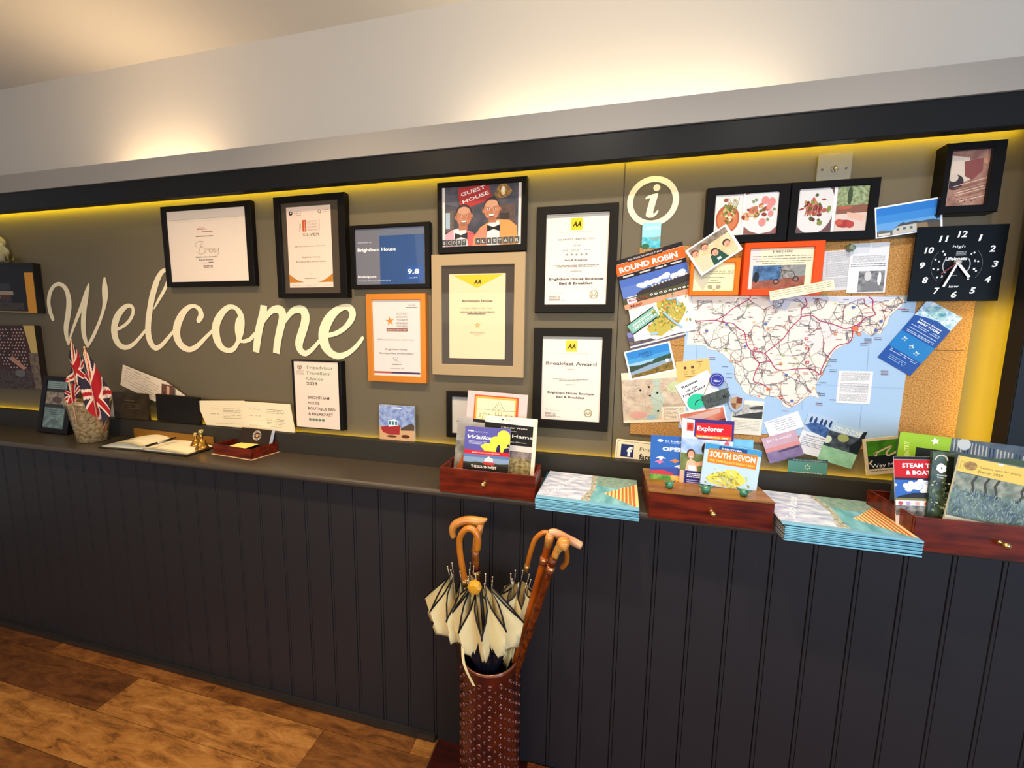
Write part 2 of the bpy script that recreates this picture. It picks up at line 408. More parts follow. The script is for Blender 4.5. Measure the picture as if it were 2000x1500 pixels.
# ------------------------------------------------------------------ helper for framed pictures
def framed(label, outer, opening, depth, fc, papers=(), mount='efe2d2', rec=.007, name='picture_frame', cat='picture frame', group=None, ybase=0, rough=.35, glass=True, pt=None, n=None, mrough=.7, metal=0):
    if pt is None: f = Face(outer, y=ybase-depth, ax=True)
    else: f = Face(outer, pt=pt, n=n)
    P = f.p(*opening); ox0 = (P[0][0]+P[3][0])/2; ox1 = (P[1][0]+P[2][0])/2; oy1 = (P[0][1]+P[1][1])/2; oy0 = (P[2][1]+P[3][1])/2
    root = empty(name, f.O + f.U*f.w/2 - f.V*f.h - f.n*depth, label, cat, group)
    fm = M(fc, rough, spec=.14, metal=metal); b = MB(); w, h = f.w, f.h; e = min(.0015, depth/4)
    def rct(x0, y0, x1, y1, z): return [(x0, y0, z), (x1, y0, z), (x1, y1, z), (x0, y1, z)]
    rings = [rct(0, -h, w, 0, -depth), rct(0, -h, w, 0, -e), rct(e, -h+e, w-e, -e, 0), rct(ox0-e, oy0-e, ox1+e, oy1+e, 0), rct(ox0, oy0, ox1, oy1, -e), rct(ox0, oy0, ox1, oy1, -rec), rct(ox0, oy0, ox1, oy1, -rec)]
    vs = [v for r in rings[:6] for v in r]
    fs = [(4*r+i, 4*r+(i+1) % 4, 4*r+4+(i+1) % 4, 4*r+4+i) for r in range(5) for i in range(4)]
    b.add(vs, fs, fm); fr = b.build('frame', root, mat=f.mat)
    # mount board behind the opening
    mb_ = MB().box((ox0-.001, oy0-.001, -rec-.001), (ox1+.001, oy1+.001, -rec), M(mount, mrough)).build('mount', root, mat=f.mat)
    for (pn, pc, corners, draw) in papers:
        zz = -rec+.0006
        g = Face(corners, pt=f.O+f.n*zz, n=f.n); 
        if pt is None: g = Face(corners, y=ybase-depth+rec-.0006, ax=True)
        o = MB().box((0, -g.h, -.0004), (g.w, 0, 0), M(pc, .5)).build(pn, root, mat=g.mat)
        if draw: draw(g); g.done('print', o)
    if glass:
        z = -.0025; MB().add([(ox0, oy0, z), (ox1, oy0, z), (ox1, oy1, z), (ox0, oy1, z)], [(0, 1, 2, 3)], glassmat()).build('glass', root, mat=f.mat)
    return root, f

# ------------------------------------------------------------------ Welcome lettering on the wall
WEL = M('ffeec6', .6, spec=.2)
wel = empty('welcome_lettering', onY(410, 690, 0), 'large cream script lettering reading Welcome on the dark wall', 'lettering')
z1 = Z(0, 340, 4); z2 = Z(400, 570, 6.06)
LET = {'letter_w': [(z1, [(412,1130,40),(392,1075,46),(380,1000,44),(392,925,40),(425,872,32),(470,860,34),(512,895,48),(535,960,58),(538,1040,62),(528,1120,60),(516,1200,56),(520,1270,44),(534,1325,26)]),
                    (z1, [(536,1330,18),(560,1240,26),(600,1130,34),(640,1030,42),(672,940,46),(688,890,36),(692,862,18)]),
                    (z1, [(690,880,22),(676,960,44),(660,1050,52),(652,1150,56),(655,1240,54),(668,1300,46),(684,1345,26)]),
                    (z1, [(686,1345,26),(730,1265,34),(772,1170,32),(803,1080,32),(818,1010,46),(822,940,66),(820,880,60),(818,815,24)])],
       'letter_e': [(z1, [(920,1212,26),(970,1185,26),(1015,1140,30),(1040,1085,34),(1035,1040,32),(1000,1028,34),(955,1060,50),(915,1120,64),(895,1195,70),(900,1270,68),(930,1330,54),(980,1354,42),(1035,1335,34),(1090,1280,28),(1135,1225,26)])],
       'letter_l': [(z1, [(1205,1050,14),(1240,985,26),(1275,925,30),(1303,865,30),(1322,800,30),(1325,765,26),(1305,750,26),(1270,762,36),(1238,810,48),(1212,880,56),(1190,960,58),(1172,1060,58),(1160,1160,60),(1160,1250,62),(1180,1320,56),(1215,1358,44),(1260,1340,36),(1310,1285,30),(1360,1225,26)])],
       'letter_c': [(z1, [(1553,1142,44),(1572,1105,52),(1560,1058,40),(1520,1032,30),(1470,1045,40),(1420,1105,62),(1385,1190,74),(1385,1275,72),(1420,1340,58),(1480,1370,44),(1540,1345,40),(1600,1285,32),(1665,1220,26)])],
       'letter_o': [(z2, [(415,280,42),(380,205,52),(330,178,50),(270,190,64),(200,260,86),(145,360,104),(132,460,110),(150,570,104),(200,655,78),(270,693,58),(335,680,60),(385,610,56),(425,500,72),(448,400,58),(448,300,48),(415,230,48),(380,200,50)]),
                    (z2, [(412,280,20),(404,350,86),(405,430,110),(408,510,100),(408,570,50),(430,585,36),(480,583,44),(540,560,46),(590,500,40)])],
       'letter_m': [(z2, [(700,160,88),(695,230,96),(672,330,98),(648,430,100),(630,530,98),(618,630,92),(608,715,88)]),
                    (z2, [(672,390,40),(720,310,56),(780,235,68),(845,205,84),(905,225,100),(925,300,100),(905,400,98),(880,510,94),(860,620,92),(848,728,88)]),
                    (z2, [(930,390,30),(980,300,56),(1040,230,70),(1110,205,84),(1170,225,96),(1195,300,104),(1180,400,104),(1145,510,104),(1118,610,100),(1135,690,78),(1190,728,66),(1250,700,52),(1310,640,44),(1360,580,40)])],
       'letter_e#2': [(z2, [(1460,515,50),(1560,490,52),(1660,425,56),(1735,330,70),(1752,250,78),(1715,190,74),(1650,180,62),(1560,225,84),(1480,310,110),(1425,420,122),(1405,530,122),(1430,640,110),(1490,720,86),(1580,760,72),(1680,735,58),(1770,670,48),(1840,590,44),(1868,548,38)])]}
fw = Face([(100, 560), (700, 560), (700, 700), (100, 700)], y=-.0012)
li = 0
for nm, strokes in LET.items():
    b = MB()
    for zf, pts in strokes:
        s_ = 4 if zf is z1 else 6.06
        q = catmull([(*zf(x, y)[0], w_/s_) for x, y, w_ in pts], 6)
        L = [Vector((*fw.p((x, y))[0], 0)) for x, y, w_ in q]; W_ = [w_*fw.k/2*1.01 for *_, w_ in q]
        li += 1; zt = .00012*li; vs = []; k = len(L)
        for i in range(k):
            t = (L[min(i+1, k-1)]-L[max(i-1, 0)]).normalized(); nn = Vector((-t.y, t.x, 0))*W_[i]
            zi = zt+i*4e-7; vs += [L[i]+nn+Vector((0,0,zi)), L[i]-nn+Vector((0,0,zi))]
        b.add(vs, [(2*i+1, 2*i+3, 2*i+2, 2*i) for i in range(k-1)], WEL)
        cap_ = pts[0][2] >= 80 and nm == 'letter_m'
        for e_, ii in ((0, 0), (1, k-1)):
            if nm == 'letter_m' and not (e_ and pts is strokes[2][1]): continue
            b.add([(L[ii].x+W_[ii]*math.cos(a*math.pi/8), L[ii].y+W_[ii]*math.sin(a*math.pi/8), zt+.00006+ii*1e-7) for a in range(16)], [tuple(range(16))], WEL)
    b.build(nm.split('#')[0], wel, mat=fw.mat)

# ------------------------------------------------------------------ certificates and framed pictures on the wall
BLK = '16120f'
def d_breny(f):
    f.line(f.N(.05,.13, .93,.13), .0012, 'cdbba8'); f.line(f.N(.06,.16, .92,.16), .0007, 'd8c6b2')
    f.line(f.N(.09,.17, .09,.83, .88,.83, .88,.17), .0005, 'e4d2bc')
    f.t('visitBritain', .40,.50, .255,.018, 'c8705a'); f.scrib(.40,.53,[.275],.010,'c8705a'); f.scrib(.46,.60,[.31],.012,'b86a58',.95); f.scrib(.38,.60,[.37],.012,'7a6a58',.98)
    
    for L in ([.375,.52,.37,.47,.41,.44,.47,.445,.475,.50,.43,.52,.485,.54,.475,.60,.42,.615,.39,.585],[.455,.455,.425,.52,.405,.59],[.49,.60,.505,.54,.515,.56,.535,.54],[.535,.575,.565,.55,.55,.535,.535,.57,.545,.60,.575,.585],[.575,.60,.588,.545,.585,.57,.605,.54,.612,.555,.603,.60,.62,.585],[.628,.54,.622,.585,.645,.58,.662,.54,.648,.62,.62,.66,.605,.64]):
        q = catmull([(L[i],L[i+1]) for i in range(0,len(L),2)],5); f.line(f.N(*[v for p_ in q for v in p_]),.0013,'9a7656')
    f.t('Brightham House Boutique', .36,.62, .655,.018, '2a1c12', .01); f.t('Bed and Breakfast', .40,.58, .695,.018, '2a1c12', .01)
    f.line(f.N(.44,.75, .47,.73, .46,.76, .50,.75), .0007, '5a4636'); f.scrib(.52,.58,[.735],.012,'5a4636'); f.scrib(.45,.57,[.78,.80],.010,'8a7464')
framed('wide black framed cream certificate with script name, above the Welcome lettering', [(312,401),(488,393),(498,560),(325,558)], [(322,412),(476,404),(486,550),(333,549)], .022, BLK,
       [('certificate', 'fbe6d0', [(322,412),(476,404),(486,550),(333,549)], d_breny)])
def d_silver(f):
    f.ell(.10,.075,.045,.026,'3a2a22'); f.ell(.105,.07,.018,.012,'f6dcc6'); f.scrib(.17,.34,[.06,.08,.105],.010,'b09a8a',.7)
    f.ring(.75,.07,.0065,.0018,'3a2a22'); f.line(f.N(.77,.08,.79,.10),.0018,'3a2a22'); f.scrib(.82,.96,[.055,.08],.010,'b09a8a',.7)
    f.text('VISIT', *f.N(.295,.305,.315,.20), .0065, '4a3a30'); f.rect(.355,.165,.445,.305,'cf5a1c'); f.text('devon', *f.N(.40,.295,.40,.18), .007, 'f8e4d0')
    for i, tx in enumerate(('DEVON','TOURISM','AWARDS','2023/24')): f.t(tx, .465,.70,.185+.034*i,.022,'b8a294' if i<2 else '9a8a7e')
    f.text('TOURISM', *f.N(.745,.165,.735,.30), .004, '6a5a50')
    f.t('SILVER', .355,.745,.345,.035,'84786e',.01)
    f.t('B&B and Guesthouse of the Year',.16,.86,.485,.016,'9a8878'); f.t('Brightham House',.32,.73,.62,.02,'8a7868'); f.t('Boutique Bed and Breakfast',.18,.86,.675,.02,'8a7868')
    for s in (0,1):
        g = lambda x: x if s == 0 else 1-x
        P = [(g(.0),.83),(g(.0),.935),(g(.34),.935),(g(.2),.91),(g(.09),.87)]
        if s: P = P[::-1]
        f.poly(f.N(*[q for p_ in P for q in p_])[::-1], 'c87f26')
    f.line(f.N(.47,.83,.50,.82,.52,.84,.49,.84),.0005,'8a7868'); f.scrib(.36,.62,[.885],.008,'8a7868'); f.scrib(.02,.98,[.972],.007,'c8b49a',.7)
framed('tall black framed silver tourism award on a brown mount, right of the wide Breny certificate', [(531.5,386),(670,373),(679,579),(544,583)], [(543,396),(656.6,388),(666,571),(554,574)], .030, BLK,
       [('certificate','f8dcc6',[(557.6,406.6),(644,398.6),(652,560),(567.5,562.3)], d_silver)], mount='4c3f2e', rec=.012)
def d_book(f):
    f.rect(0,0,.37,1,'74747f'); f.rect(.37,0,1,.14,'6d7486'); f.rect(.37,.14,1,1,'2f5187'); f.rect(.75,.68,.98,.92,'2a56a0')
    f.t('Awarded to', .05,.25,.245,.028,'d8dce6'); f.t('Brightham House',.045,.60,.375,.06,'ffffff',.025)
    f.t('Booking.com',.04,.31,.855,.042,'ffffff',.02); f.t('Traveller Review Awards 2024',.04,.52,.93,.028,'c8d0de')
    f.t('9.8',.76,.925,.78,.085,'ffffff',.03); f.t('out of 10',.79,.90,.89,.025,'e8ecf4',.01)
framed('black framed blue certificate scored 9.8 reading Brightham House', [(682,441),(838,432),(840,563),(687,564)], [(691,447),(828,441),(830,554),(695,556)], .020, BLK,
       [('certificate','2f5187',[(691,447),(828,441),(830,554),(695,556)], d_book)])
def d_bronze(f):
    f.scrib(.04,.22,[.09],.008,'c8bcae',.5); f.t('VisitSW', .76,.92,.055,.018,'5a5a54'); f.scrib(.72,.95,[.085],.010,'5a5a54',.95)
    f.star(.375,.265,.0195,'dc8a24',.1,.34); 
    for i, tx in enumerate(('SOUTH WEST','ENGLAND','TOURISM','EXCELLENCE','AWARDS')): f.t(tx,.52,.745,.165+.042*i,.026,'8a7a70' if i<2 else '3a3230')
    f.rect(.30,.36,.745,.40,'8a4a3a'); f.t('2022/23 BRONZE',.32,.73,.381,.02,'f4e4da',.01)
    f.t('B&B and Guesthouse of the Year',.11,.88,.51,.022,'9a8e84'); f.t('Brightham House',.27,.73,.64,.024,'5a5048'); f.t('Boutique Bed and Breakfast',.14,.87,.695,.024,'5a5048')
    q = catmull([(.42,.765),(.47,.745),(.54,.75),(.50,.775),(.44,.785),(.52,.80),(.56,.815),(.60,.815)],5); f.line(f.N(*[v for p_ in q for v in p_]),.0009,'2a2626')
    f.scrib(.40,.60,[.845],.010,'7a7068'); f.scrib(.36,.66,[.90],.008,'a89c90')
    f.rect(.0,.945,.40,.97,'b8503c'); f.rect(.40,.945,1,.97,'4c3a5e')
framed('slim gold framed white bronze tourism award with orange star', [(714,573.5),(831,573.5),(832,750),(718,743.6)], [(725,586),(821,585),(821,737),(729.5,732)], .020, 'e08a34',
       [('certificate','eadfd8',[(726,588),(820,588),(820,736),(731,732)], d_bronze)], rough=.4, metal=.35)
SK = ('c98a66','b87452','8e4f38')
def d_guest(f):
    f.rect(0,0,.045,1,'f2e6da'); f.rect(.965,0,1,1,'f2e6da')
    f.rect(.045,0,.965,1,M('3b3c46', .5, c2='57505a', scale=30))
    f.poly(f.N(.045,.10,.20,.16,.21,.34,.045,.28),'5e5c66'); f.rect(.045,.40,.16,.74,'6a5b50'); f.rect(.055,.43,.11,.70,'a6bccb')
    f.rect(.70,.35,.93,.72,M('6a5246',.5,c2='4e3c38',scale=50)); f.rect(.74,.48,.86,.58,'3a302e')
    f.poly(f.N(.215,.03,.60,-.0,.645,.23,.265,.40,.22,.20),'b9312f')
    f.text('GUEST',*f.N(.25,.145,.56,.035),.0125,'fff0ea',.02); f.text('HOUSE',*f.N(.275,.265,.60,.13),.0125,'fff0ea',.02)
    f.poly(f.N(.67,.17,.72,.03,.80,.0,.86,.08,.89,.13,.86,.20,.77,.24,.70,.23),M('7a5a34',.5,c2='b98640',scale=90)); f.ell(.78,.12,.028,.07,'ffd893'); f.ell(.78,.10,.014,.045,'fff6dc')
    # two smiling men in pink and orange jackets with black bow ties
    f.poly(f.N(.045,.80,.14,.72,.25,.70,.38,.76,.44,.90,.44,1,.045,1),'dca0aa'); f.poly(f.N(.30,.74,.40,.77,.47,.90,.47,1,.30,1),'cf5a55')
    f.poly(f.N(.40,1,.42,.85,.50,.70,.60,.62,.72,.58,.86,.60,.95,.70,.965,1),'e39a55'); f.poly(f.N(.42,1,.44,.80,.55,.68,.62,.70,.64,1),'e88a6c')
    f.poly(f.N(.155,.72,.21,.70,.32,.72,.34,1,.17,1),'f2dfe0'); f.poly(f.N(.585,.66,.66,.60,.735,.60,.74,1,.58,1),'f4e4dc')
    f.rect(.225,.62,.335,.73,SK[1]); f.rect(.605,.52,.70,.63,SK[1])
    for cx, cy, tilt in ((.29,.50,.0),(.64,.415,.12)):
        f.ell(cx,cy-.045,.105,.155,'3b2a26',rot=tilt); f.ell(cx-.10,cy+.02,.018,.035,SK[1]); f.ell(cx+.10,cy+.0,.018,.035,SK[1])
        f.ell(cx,cy+.005,.098,.165,M(SK[0],.5,c2='b5694a',scale=60),rot=tilt); f.ell(cx,cy-.09,.075,.065,'d29a78',rot=tilt)
        for sx in (-.038,.038):
            f.line(f.N(cx+sx-.02,cy-.035,cx+sx+.02,cy-.04),.0011,'3a2420'); f.ell(cx+sx,cy-.012,.016,.012,'f2e2d8'); f.ell(cx+sx,cy-.012,.007,.011,'2a1a16')
        f.poly(f.N(cx-.005,cy,cx+.012,cy,cx+.022,cy+.055,cx-.018,cy+.055),SK[1]); f.ell(cx,cy+.095,.038,.024,'7a3a30'); f.ell(cx,cy+.088,.034,.014,'fbf0ea')
        f.ell(cx,cy+.14,.05,.02,'a8684c')
    for cx, cy in ((.255,.83),(.665,.72)):
        f.poly(f.N(cx-.08,cy-.055,cx,cy-.015,cx+.08,cy-.055,cx+.08,cy+.055,cx,cy+.015,cx-.08,cy+.055),'17181a')
    for i, ch in enumerate('SCOTT'):
        x = .01+.064*i; f.rect(x,.885,x+.058,.985,'3a4442'); f.t(ch,x+.014,x+.044,.935,.055,'f0ece4')
    for i, ch in enumerate('ALISTAIR'):
        x = .44+.069*i; f.rect(x,.875,x+.062,.98,'454c4a'); f.t(ch,x+(.026 if ch=='I' else .014),x+(.036 if ch=='I' else .048),.93,.055,'f0ece4')
framed('black framed photo of two smiling men in bow ties under a red Guest House sign', [(851,356),(1030,344),(1027,492),(857,492)], [(862,366),(1019,355),(1017,478),(863,481)], .022, BLK,
       [('photo','3b3c46',[(862,366),(1019,355),(1017,478),(863,481)], d_guest)])
def aamark(f, cx, cy, w, c='1c1608'):
    f.t('A', cx-w, cx+w*.10, cy, w*1.05*f.w/f.h, c, .045, .25); f.t('A', cx-w*.05, cx+w*1.02, cy, w*1.05*f.w/f.h, c, .045, .25)
def d_yell(f):
    f.poly(f.N(.06,.012,.5,.165,.96,.012),'f2c21a'); aamark(f,.51,.09,.065)
    f.t('Brightham House',.24,.78,.315,.025,'3a2c1c',.03); f.t('Unique B&B of the Year',.22,.78,.40,.020,'b8966a',.01)
    f.scrib(.20,.82,[.445],.012,'4a3826',.97); f.scrib(.33,.66,[.468],.012,'4a3826',.95); f.star(.515,.60,.0125,'c89332'); f.star(.515,.60,.0125*.62,'e9c06a'); f.t('B&B AWARDS',.38,.64,.69,.016,'8a7250'); f.t('2018/2019',.45,.58,.715,.009,'8a7250')
framed('large flat gold framed cream certificate with a yellow triangle on dark mount', [(843,497),(1028,492),(1021,739),(843,731)], [(861,519),(1005,516),(1001,716),(863,710)], .018, 'b69c76',
       [('certificate','f2d4a8',[(877,535),(988,534),(985,702),(878,699)], d_yell)], mount='3a2c1e', rough=.55, metal=.1)
def aahead(f):
    f.rect(0,-.0,1,.035,'a8a49c'); f.rect(.40,.045,.59,.175,'f4cf1c'); aamark(f,.495,.11,.07); f.t('RECOMMENDING EXCELLENCE SINCE 1905',.22,.77,.195,.009,'8a7e74')
def aafoot(f):
    q = catmull([(.08,.87),(.10,.86),(.10,.885),(.15,.87),(.17,.89),(.20,.865),(.24,.885),(.28,.88),(.34,.885)],4); f.line(f.N(*[v for p_ in q for v in p_]),.0005,'4a4238')
    f.scrib(.07,.26,[.915,.93,.945],.008,'8a7e74'); f.scrib(.07,.34,[.958],.008,'8a7e74',.9)
    f.ring(.81,.895,.0135,.0022,'9c8e4e'); f.ring(.81,.895,.0145,.0005,'9c8e4e'); f.t('AA',.755,.865,.895,.045,'9c8e4e',.0,.0)
def d_aa1(f):
    aahead(f); f.t('QUALITY INSPECTED',.20,.78,.275,.018,'3a342c',.01); f.line(f.N(.20,.30,.78,.30),.0003,'a89c90'); f.t('2024',.43,.56,.345,.018,'3a342c'); f.scrib(.25,.72,[.395],.009,'b0a498',.7)
    for i in range(5): f.star(.35+.079*i,.445,.0052,'84807a')
    f.t('Bed & Breakfast',.32,.69,.505,.02,'2a2622',.015); f.scrib(.14,.88,[.565],.008,'8a7e74',.98); f.scrib(.19,.84,[.58],.008,'8a7e74',.98); f.scrib(.42,.60,[.63],.008,'9a8e84',.9)
    f.t('Brightham House Boutique',.065,.955,.715,.028,'1e1c1a',.022); f.t('Bed & Breakfast',.235,.785,.765,.028,'1e1c1a',.022); aafoot(f)
framed('black framed certificate with five grey stars and a yellow square at top', [(1049,404),(1208,395),(1201,612),(1044,610)], [(1067,419),(1191,411),(1183,594),(1063,595)], .020, '1b1712',
       [('certificate','fde9d8',[(1068,421),(1190,414),(1182,593),(1064,594)], d_aa1)], rough=.5)
def d_aa2(f):
    aahead(f); f.t('Breakfast Award',.07,.92,.315,.042,'1e1c1a',.012); f.t('2024',.43,.55,.385,.018,'3a342c'); f.scrib(.20,.80,[.50],.008,'8a7e74',.98); f.scrib(.30,.68,[.515],.008,'8a7e74',.98); f.scrib(.42,.58,[.565],.008,'9a8e84',.9)
    f.t('Brightham House Boutique',.11,.90,.665,.026,'1e1c1a',.02); f.t('Bed & Breakfast',.26,.74,.715,.026,'1e1c1a',.02); aafoot(f)
framed('black framed certificate reading Breakfast Award, below the five star one', [(1043,640),(1195,642),(1187,842),(1039,836)], [(1060,656),(1177,659),(1170,826),(1056,818)], .020, '1b1712',
       [('certificate','fde9d8',[(1060,656),(1177,659),(1170,826),(1056,818)], d_aa2)], rough=.5)
def d_trip(f):
    f.ring(.145,.083,.0075,.001,'8a7a5a'); f.ring(.145,.083,.011,.0032,'96786a',a0=math.radians(130),a1=math.radians(410)); f.ell(.145,.083,.022,.012,'8a8a62')
    f.scrib(.06,.24,[.135,.155,.175,.195],.008,'a89c8c',.9); G='7f9a76'
    for i, (tx, x1) in enumerate((("Tripadvisor",.905),("Travellers'",.84),("Choice",.67))): f.t(tx,.285,x1,.085+.083*i,.048,G,.015)
    f.t('2023',.29,.53,.325,.045,'3a3026',.02)
    for i, (tx, x1) in enumerate((('BRIGHTHAM',.79),('HOUSE',.56),('BOUTIQUE BED',.915),('& BREAKFAST',.86))): f.t(tx,.30,x1,.535+.083*i,.044,'4a3c2e',.01)
    for i in range(5): f.ell(.335+.075*i,.872,.033,.022,'83997c'); f.ell(.335+.075*i,.872,.013,.009,'5c7258')
framed('thin black framed travellers choice 2023 certificate standing on the ledge', [(567,701),(663,707),(671,841),(577,836)], [(571,704),(658,709),(665,840),(580,833)], .030, BLK,
       [('certificate','fce2cc',[(571,704),(658,709),(665,840),(580,833)], d_trip)], rec=.004)
def d_br(f): f.rect(0,0,1,.10,'a8a9ae'); f.t('B&B',.09,.25,.66,.035,'4a4238',.02); f.scrib(.09,.6,[.74],.012,'8a8278')
framed('small black frame half hidden behind the booklets, left of the breakfast award', [(872,763),(1012,772),(1012,862),(871,857)], [(882,774),(1000,781),(1000,852),(882,848)], .022, BLK,
       [('certificate','d6cfc8',[(882,774),(1000,781),(1000,852),(882,848)], d_br)])
def plate(f, cx, cy, rx, ry, foods, seed, n=34, sx=.1, sy=.1):
    f.ell(cx,cy,rx,ry,'e8e2de',32); f.ell(cx,cy,rx*.8,ry*.8,'f0ebe6',32); r = random.Random(seed)
    for i in range(n):
        x, y = cx+r.gauss(0,sx), cy+r.gauss(0,sy); c = foods[i % len(foods)]
        L = r.uniform(.02,.055); a = r.uniform(0,3.1); f.ell(min(max(x,.01),.99),min(max(y,.04),.96),L,L*r.uniform(.5,1.3),c,8,rot=a)
def d_fa(f):
    f.rect(0,0,.44,1,'e6ddd6'); f.ell(.21,.60,.19,.34,'b45a34',28); f.ell(.21,.62,.16,.27,'c8784a',28)
    r = random.Random(3)
    for i in range(46):
        x, y = .21+r.gauss(0,.055), .42+r.gauss(0,.13); f.ell(max(.03,min(.41,x)),y,r.uniform(.012,.034),r.uniform(.02,.05),['7f8b3c','b9b76a','55682c','d9cfa4','c9a468','9a4a30'][i%6],8,rot=r.uniform(0,3))
    for i in range(9): f.line(f.N(.18+.02*i,.40-.03*(i%3),.22+.02*i,.10+.05*(i%4)),.0010,'6f8440')
    f.rect(.44,0,.475,1,'f6f2ee'); f.rect(.475,0,1,1,'8d5a52'); f.poly(f.N(.475,.05,.6,0,.95,0,1,.06,1,.80,.9,.95,.72,1,.58,.93,.475,.8),'dcdad8')
    r = random.Random(5)
    for i in range(36):
        u = r.random(); x = .50+.36*u+r.gauss(0,.02); y = .56-.18*u+r.gauss(0,.07); f.ell(x,y,r.uniform(.016,.042),r.uniform(.03,.075),['b8704a','8f3a2c','d9a878','c06a56','7a6a34','e0b890'][i%6],8,rot=r.uniform(0,3))
    for x,y,q in ((.78,.2,.04),(.88,.25,.045),(.85,.36,.03),(.76,.72,.04),(.88,.52,.03)): f.ell(x,y,q*1.4,q*2.4,'d88a84',12)
    for x,y in ((.60,.22),(.64,.18),(.93,.42),(.84,.66)): f.ell(x,y,.02,.04,'7c8a54',8,rot=.6)
framed('black framed pair of food photos with a soup bowl and a pink dish', [(1382,366),(1544,357.5),(1538,471),(1377,476)], [(1398,379),(1522,375),(1518,456.5),(1394,460)], .026, '0f0d0d',
       [('photo','e6ddd6',[(1398,379),(1522,375),(1518,456.5),(1394,460)], d_fa)])
def d_fb(f):
    f.rect(0,0,.50,1,'6a4a4a'); f.ell(.22,.42,.30,.62,'dfdbd8',30); f.rect(.50,0,.545,1,'f8f4f0')
    r = random.Random(9)
    for i in range(46):
        x, y = .23+r.gauss(0,.085), .47+r.gauss(0,.15); f.ell(max(.02,min(.47,x)),max(.05,min(.9,y)),r.uniform(.014,.040),r.uniform(.03,.08),['7f8b3c','9a3a34','b45a4e','6a2a28','b88a5a','4d5a28'][i%6],8,rot=r.uniform(0,3))
    for i in range(6): f.line(f.N(.15+.035*i,.36+.01*i,.10+.04*i,.62),.0030,'9a4038' if i%2 else 'c0695c')
    f.rect(.545,0,1,1,'dcc8bc'); f.rect(.545,0,1,.45,M('6f7f4e',.6,c2='a9b58c',scale=120)); f.poly(f.N(.545,.45,1,.42,1,.60,.545,.62),'8a5a48'); f.ell(.72,.22,.035,.20,'3c4a2e',12)
    f.poly(f.N(.70,.58,.95,.66,.93,.80,.72,.70),'e2b6a0'); f.ell(.68,.84,.12,.09,'a83a34',14); f.ell(.60,.80,.06,.07,'c0584a',12); f.ell(.76,.86,.06,.08,'b8443c',12); f.ell(.66,.48,.10,.04,'b4604a',12)
framed('black framed pair of food photos with a meat salad and a picnic table', [(1545,355),(1722,346),(1709,466),(1540,473)], [(1562,368),(1702,361),(1691,451.6),(1556,453)], .026, '0f0d0d',
       [('photo','dfdbd8',[(1562,368),(1702,361),(1691,451.6),(1556,453)], d_fb)])
def d_bike(f):
    f.all('f3e2c2'); f.rect(0,0,.16,1,'e9d6d0'); f.t('E BIKE HIRE',.35,.66,.09,.05,'3a3430',.02)
    f.scrib(.04,.97,[.20,.26],.016,'8a7a68',.95); f.scrib(.10,.95,[.32],.016,'8a7a68',.95); f.scrib(.2,.85,[.37],.016,'8a7a68',.95)
    f.rect(.06,.42,.88,1,M('5a86b4',.5,c2='2c4a72',scale=40)); f.rect(.50,.42,.68,.8,M('a8a29a',.5,c2='6a6460',scale=90)); f.rect(.68,.42,.88,.75,M('7a8a8e',.5,c2='a09080',scale=90)); f.poly(f.N(.06,.80,.4,.78,.88,.68,.88,1,.06,1),M('a5624a',.6,c2='8a4a38',scale=60))
    for x,y in ((.44,.82),(.74,.76)): f.ring(x,y,.0085,.0028,'22262a'); f.ring(x,y,.003,.002,'8a9498')
    f.line(f.N(.44,.82,.52,.55,.70,.58,.74,.76),.0016,'2a2e32'); f.line(f.N(.50,.50,.55,.74,.74,.76),.0014,'2a2e32'); f.line(f.N(.46,.48,.54,.47),.0016,'2a2e32'); f.ell(.12,.70,.05,.14,'1c2228',10); f.line(f.N(.12,.62,.15,.44),.0014,'1c2228')
framed('bright red orange framed bicycle hire notice on the cork board', [(1457,473.6),(1612,470),(1604,577),(1447,576)], [(1466,484),(1592,483),(1586,564),(1461,565)], .024, 'e24d14',
       [('notice','f3e2c2',[(1466,484),(1592,483),(1586,564),(1461,565)], d_bike)], ybase=-.008)
def d_ten(f):
    f.all('f7e7b4'); f.poly(f.N(0,0,.6,0,.45,.4,.25,1,0,.5),'c8c0a4'); f.scrib(.2,.97,[.30,.37],.02,'8a7c5c',.9); f.scrib(.25,.75,[.52],.02,'6a5e46',.95); f.scrib(.42,.62,[.62],.02,'6a5e46'); f.scrib(.35,.68,[.70],.02,'6a5e46',.95)
    for s in (-1,1): f.ell(.52+s*.10,.86,.065,.075,'a89c80',14,rot=.5*s); f.line(f.N(.52+s*.06,.91,.52-s*.03,.98),.0012,'7a6e54')
framed('amber framed yellow notice with crossed rackets, left of the red orange frame', [(1350,506),(1448,503.5),(1442,577),(1346,577)], [(1357,514),(1437.6,513),(1433,568),(1352,568)], .018, 'e8741a',
       [('notice','f7e7b4',[(1357,514),(1437.6,513),(1433,568),(1352,568)], d_ten)], ybase=-.008)
def d_tr(f):
    f.all(M('b98b76',.5,c2='8c5c50',scale=26)); f.rect(0,0,1,.03,'e8e2dc'); f.poly(f.N(0,.10,.42,.15,.5,.55,.25,.6,0,.5),'e2cdb8'); f.poly(f.N(.30,.22,.75,.18,.78,.40,.55,.55,.36,.48),'8a4a44'); f.ell(.13,.58,.22,.14,'3a2e34',20); f.ell(.10,.50,.11,.07,'d8c6b4',16)
    for i in range(8): f.line(f.N(.1+.02*i,.66+.04*i,.95,.52+.045*i),.0016,['e8c9a8','8c5444','c89a80','f0d8b8'][i%4])
    for i in range(7): f.ell(.2+.08*i,.90+.03*(i%2),.015,.010,'4a2c28',8)
    f.ell(.85,.2,.10,.09,'c28a6c',14)
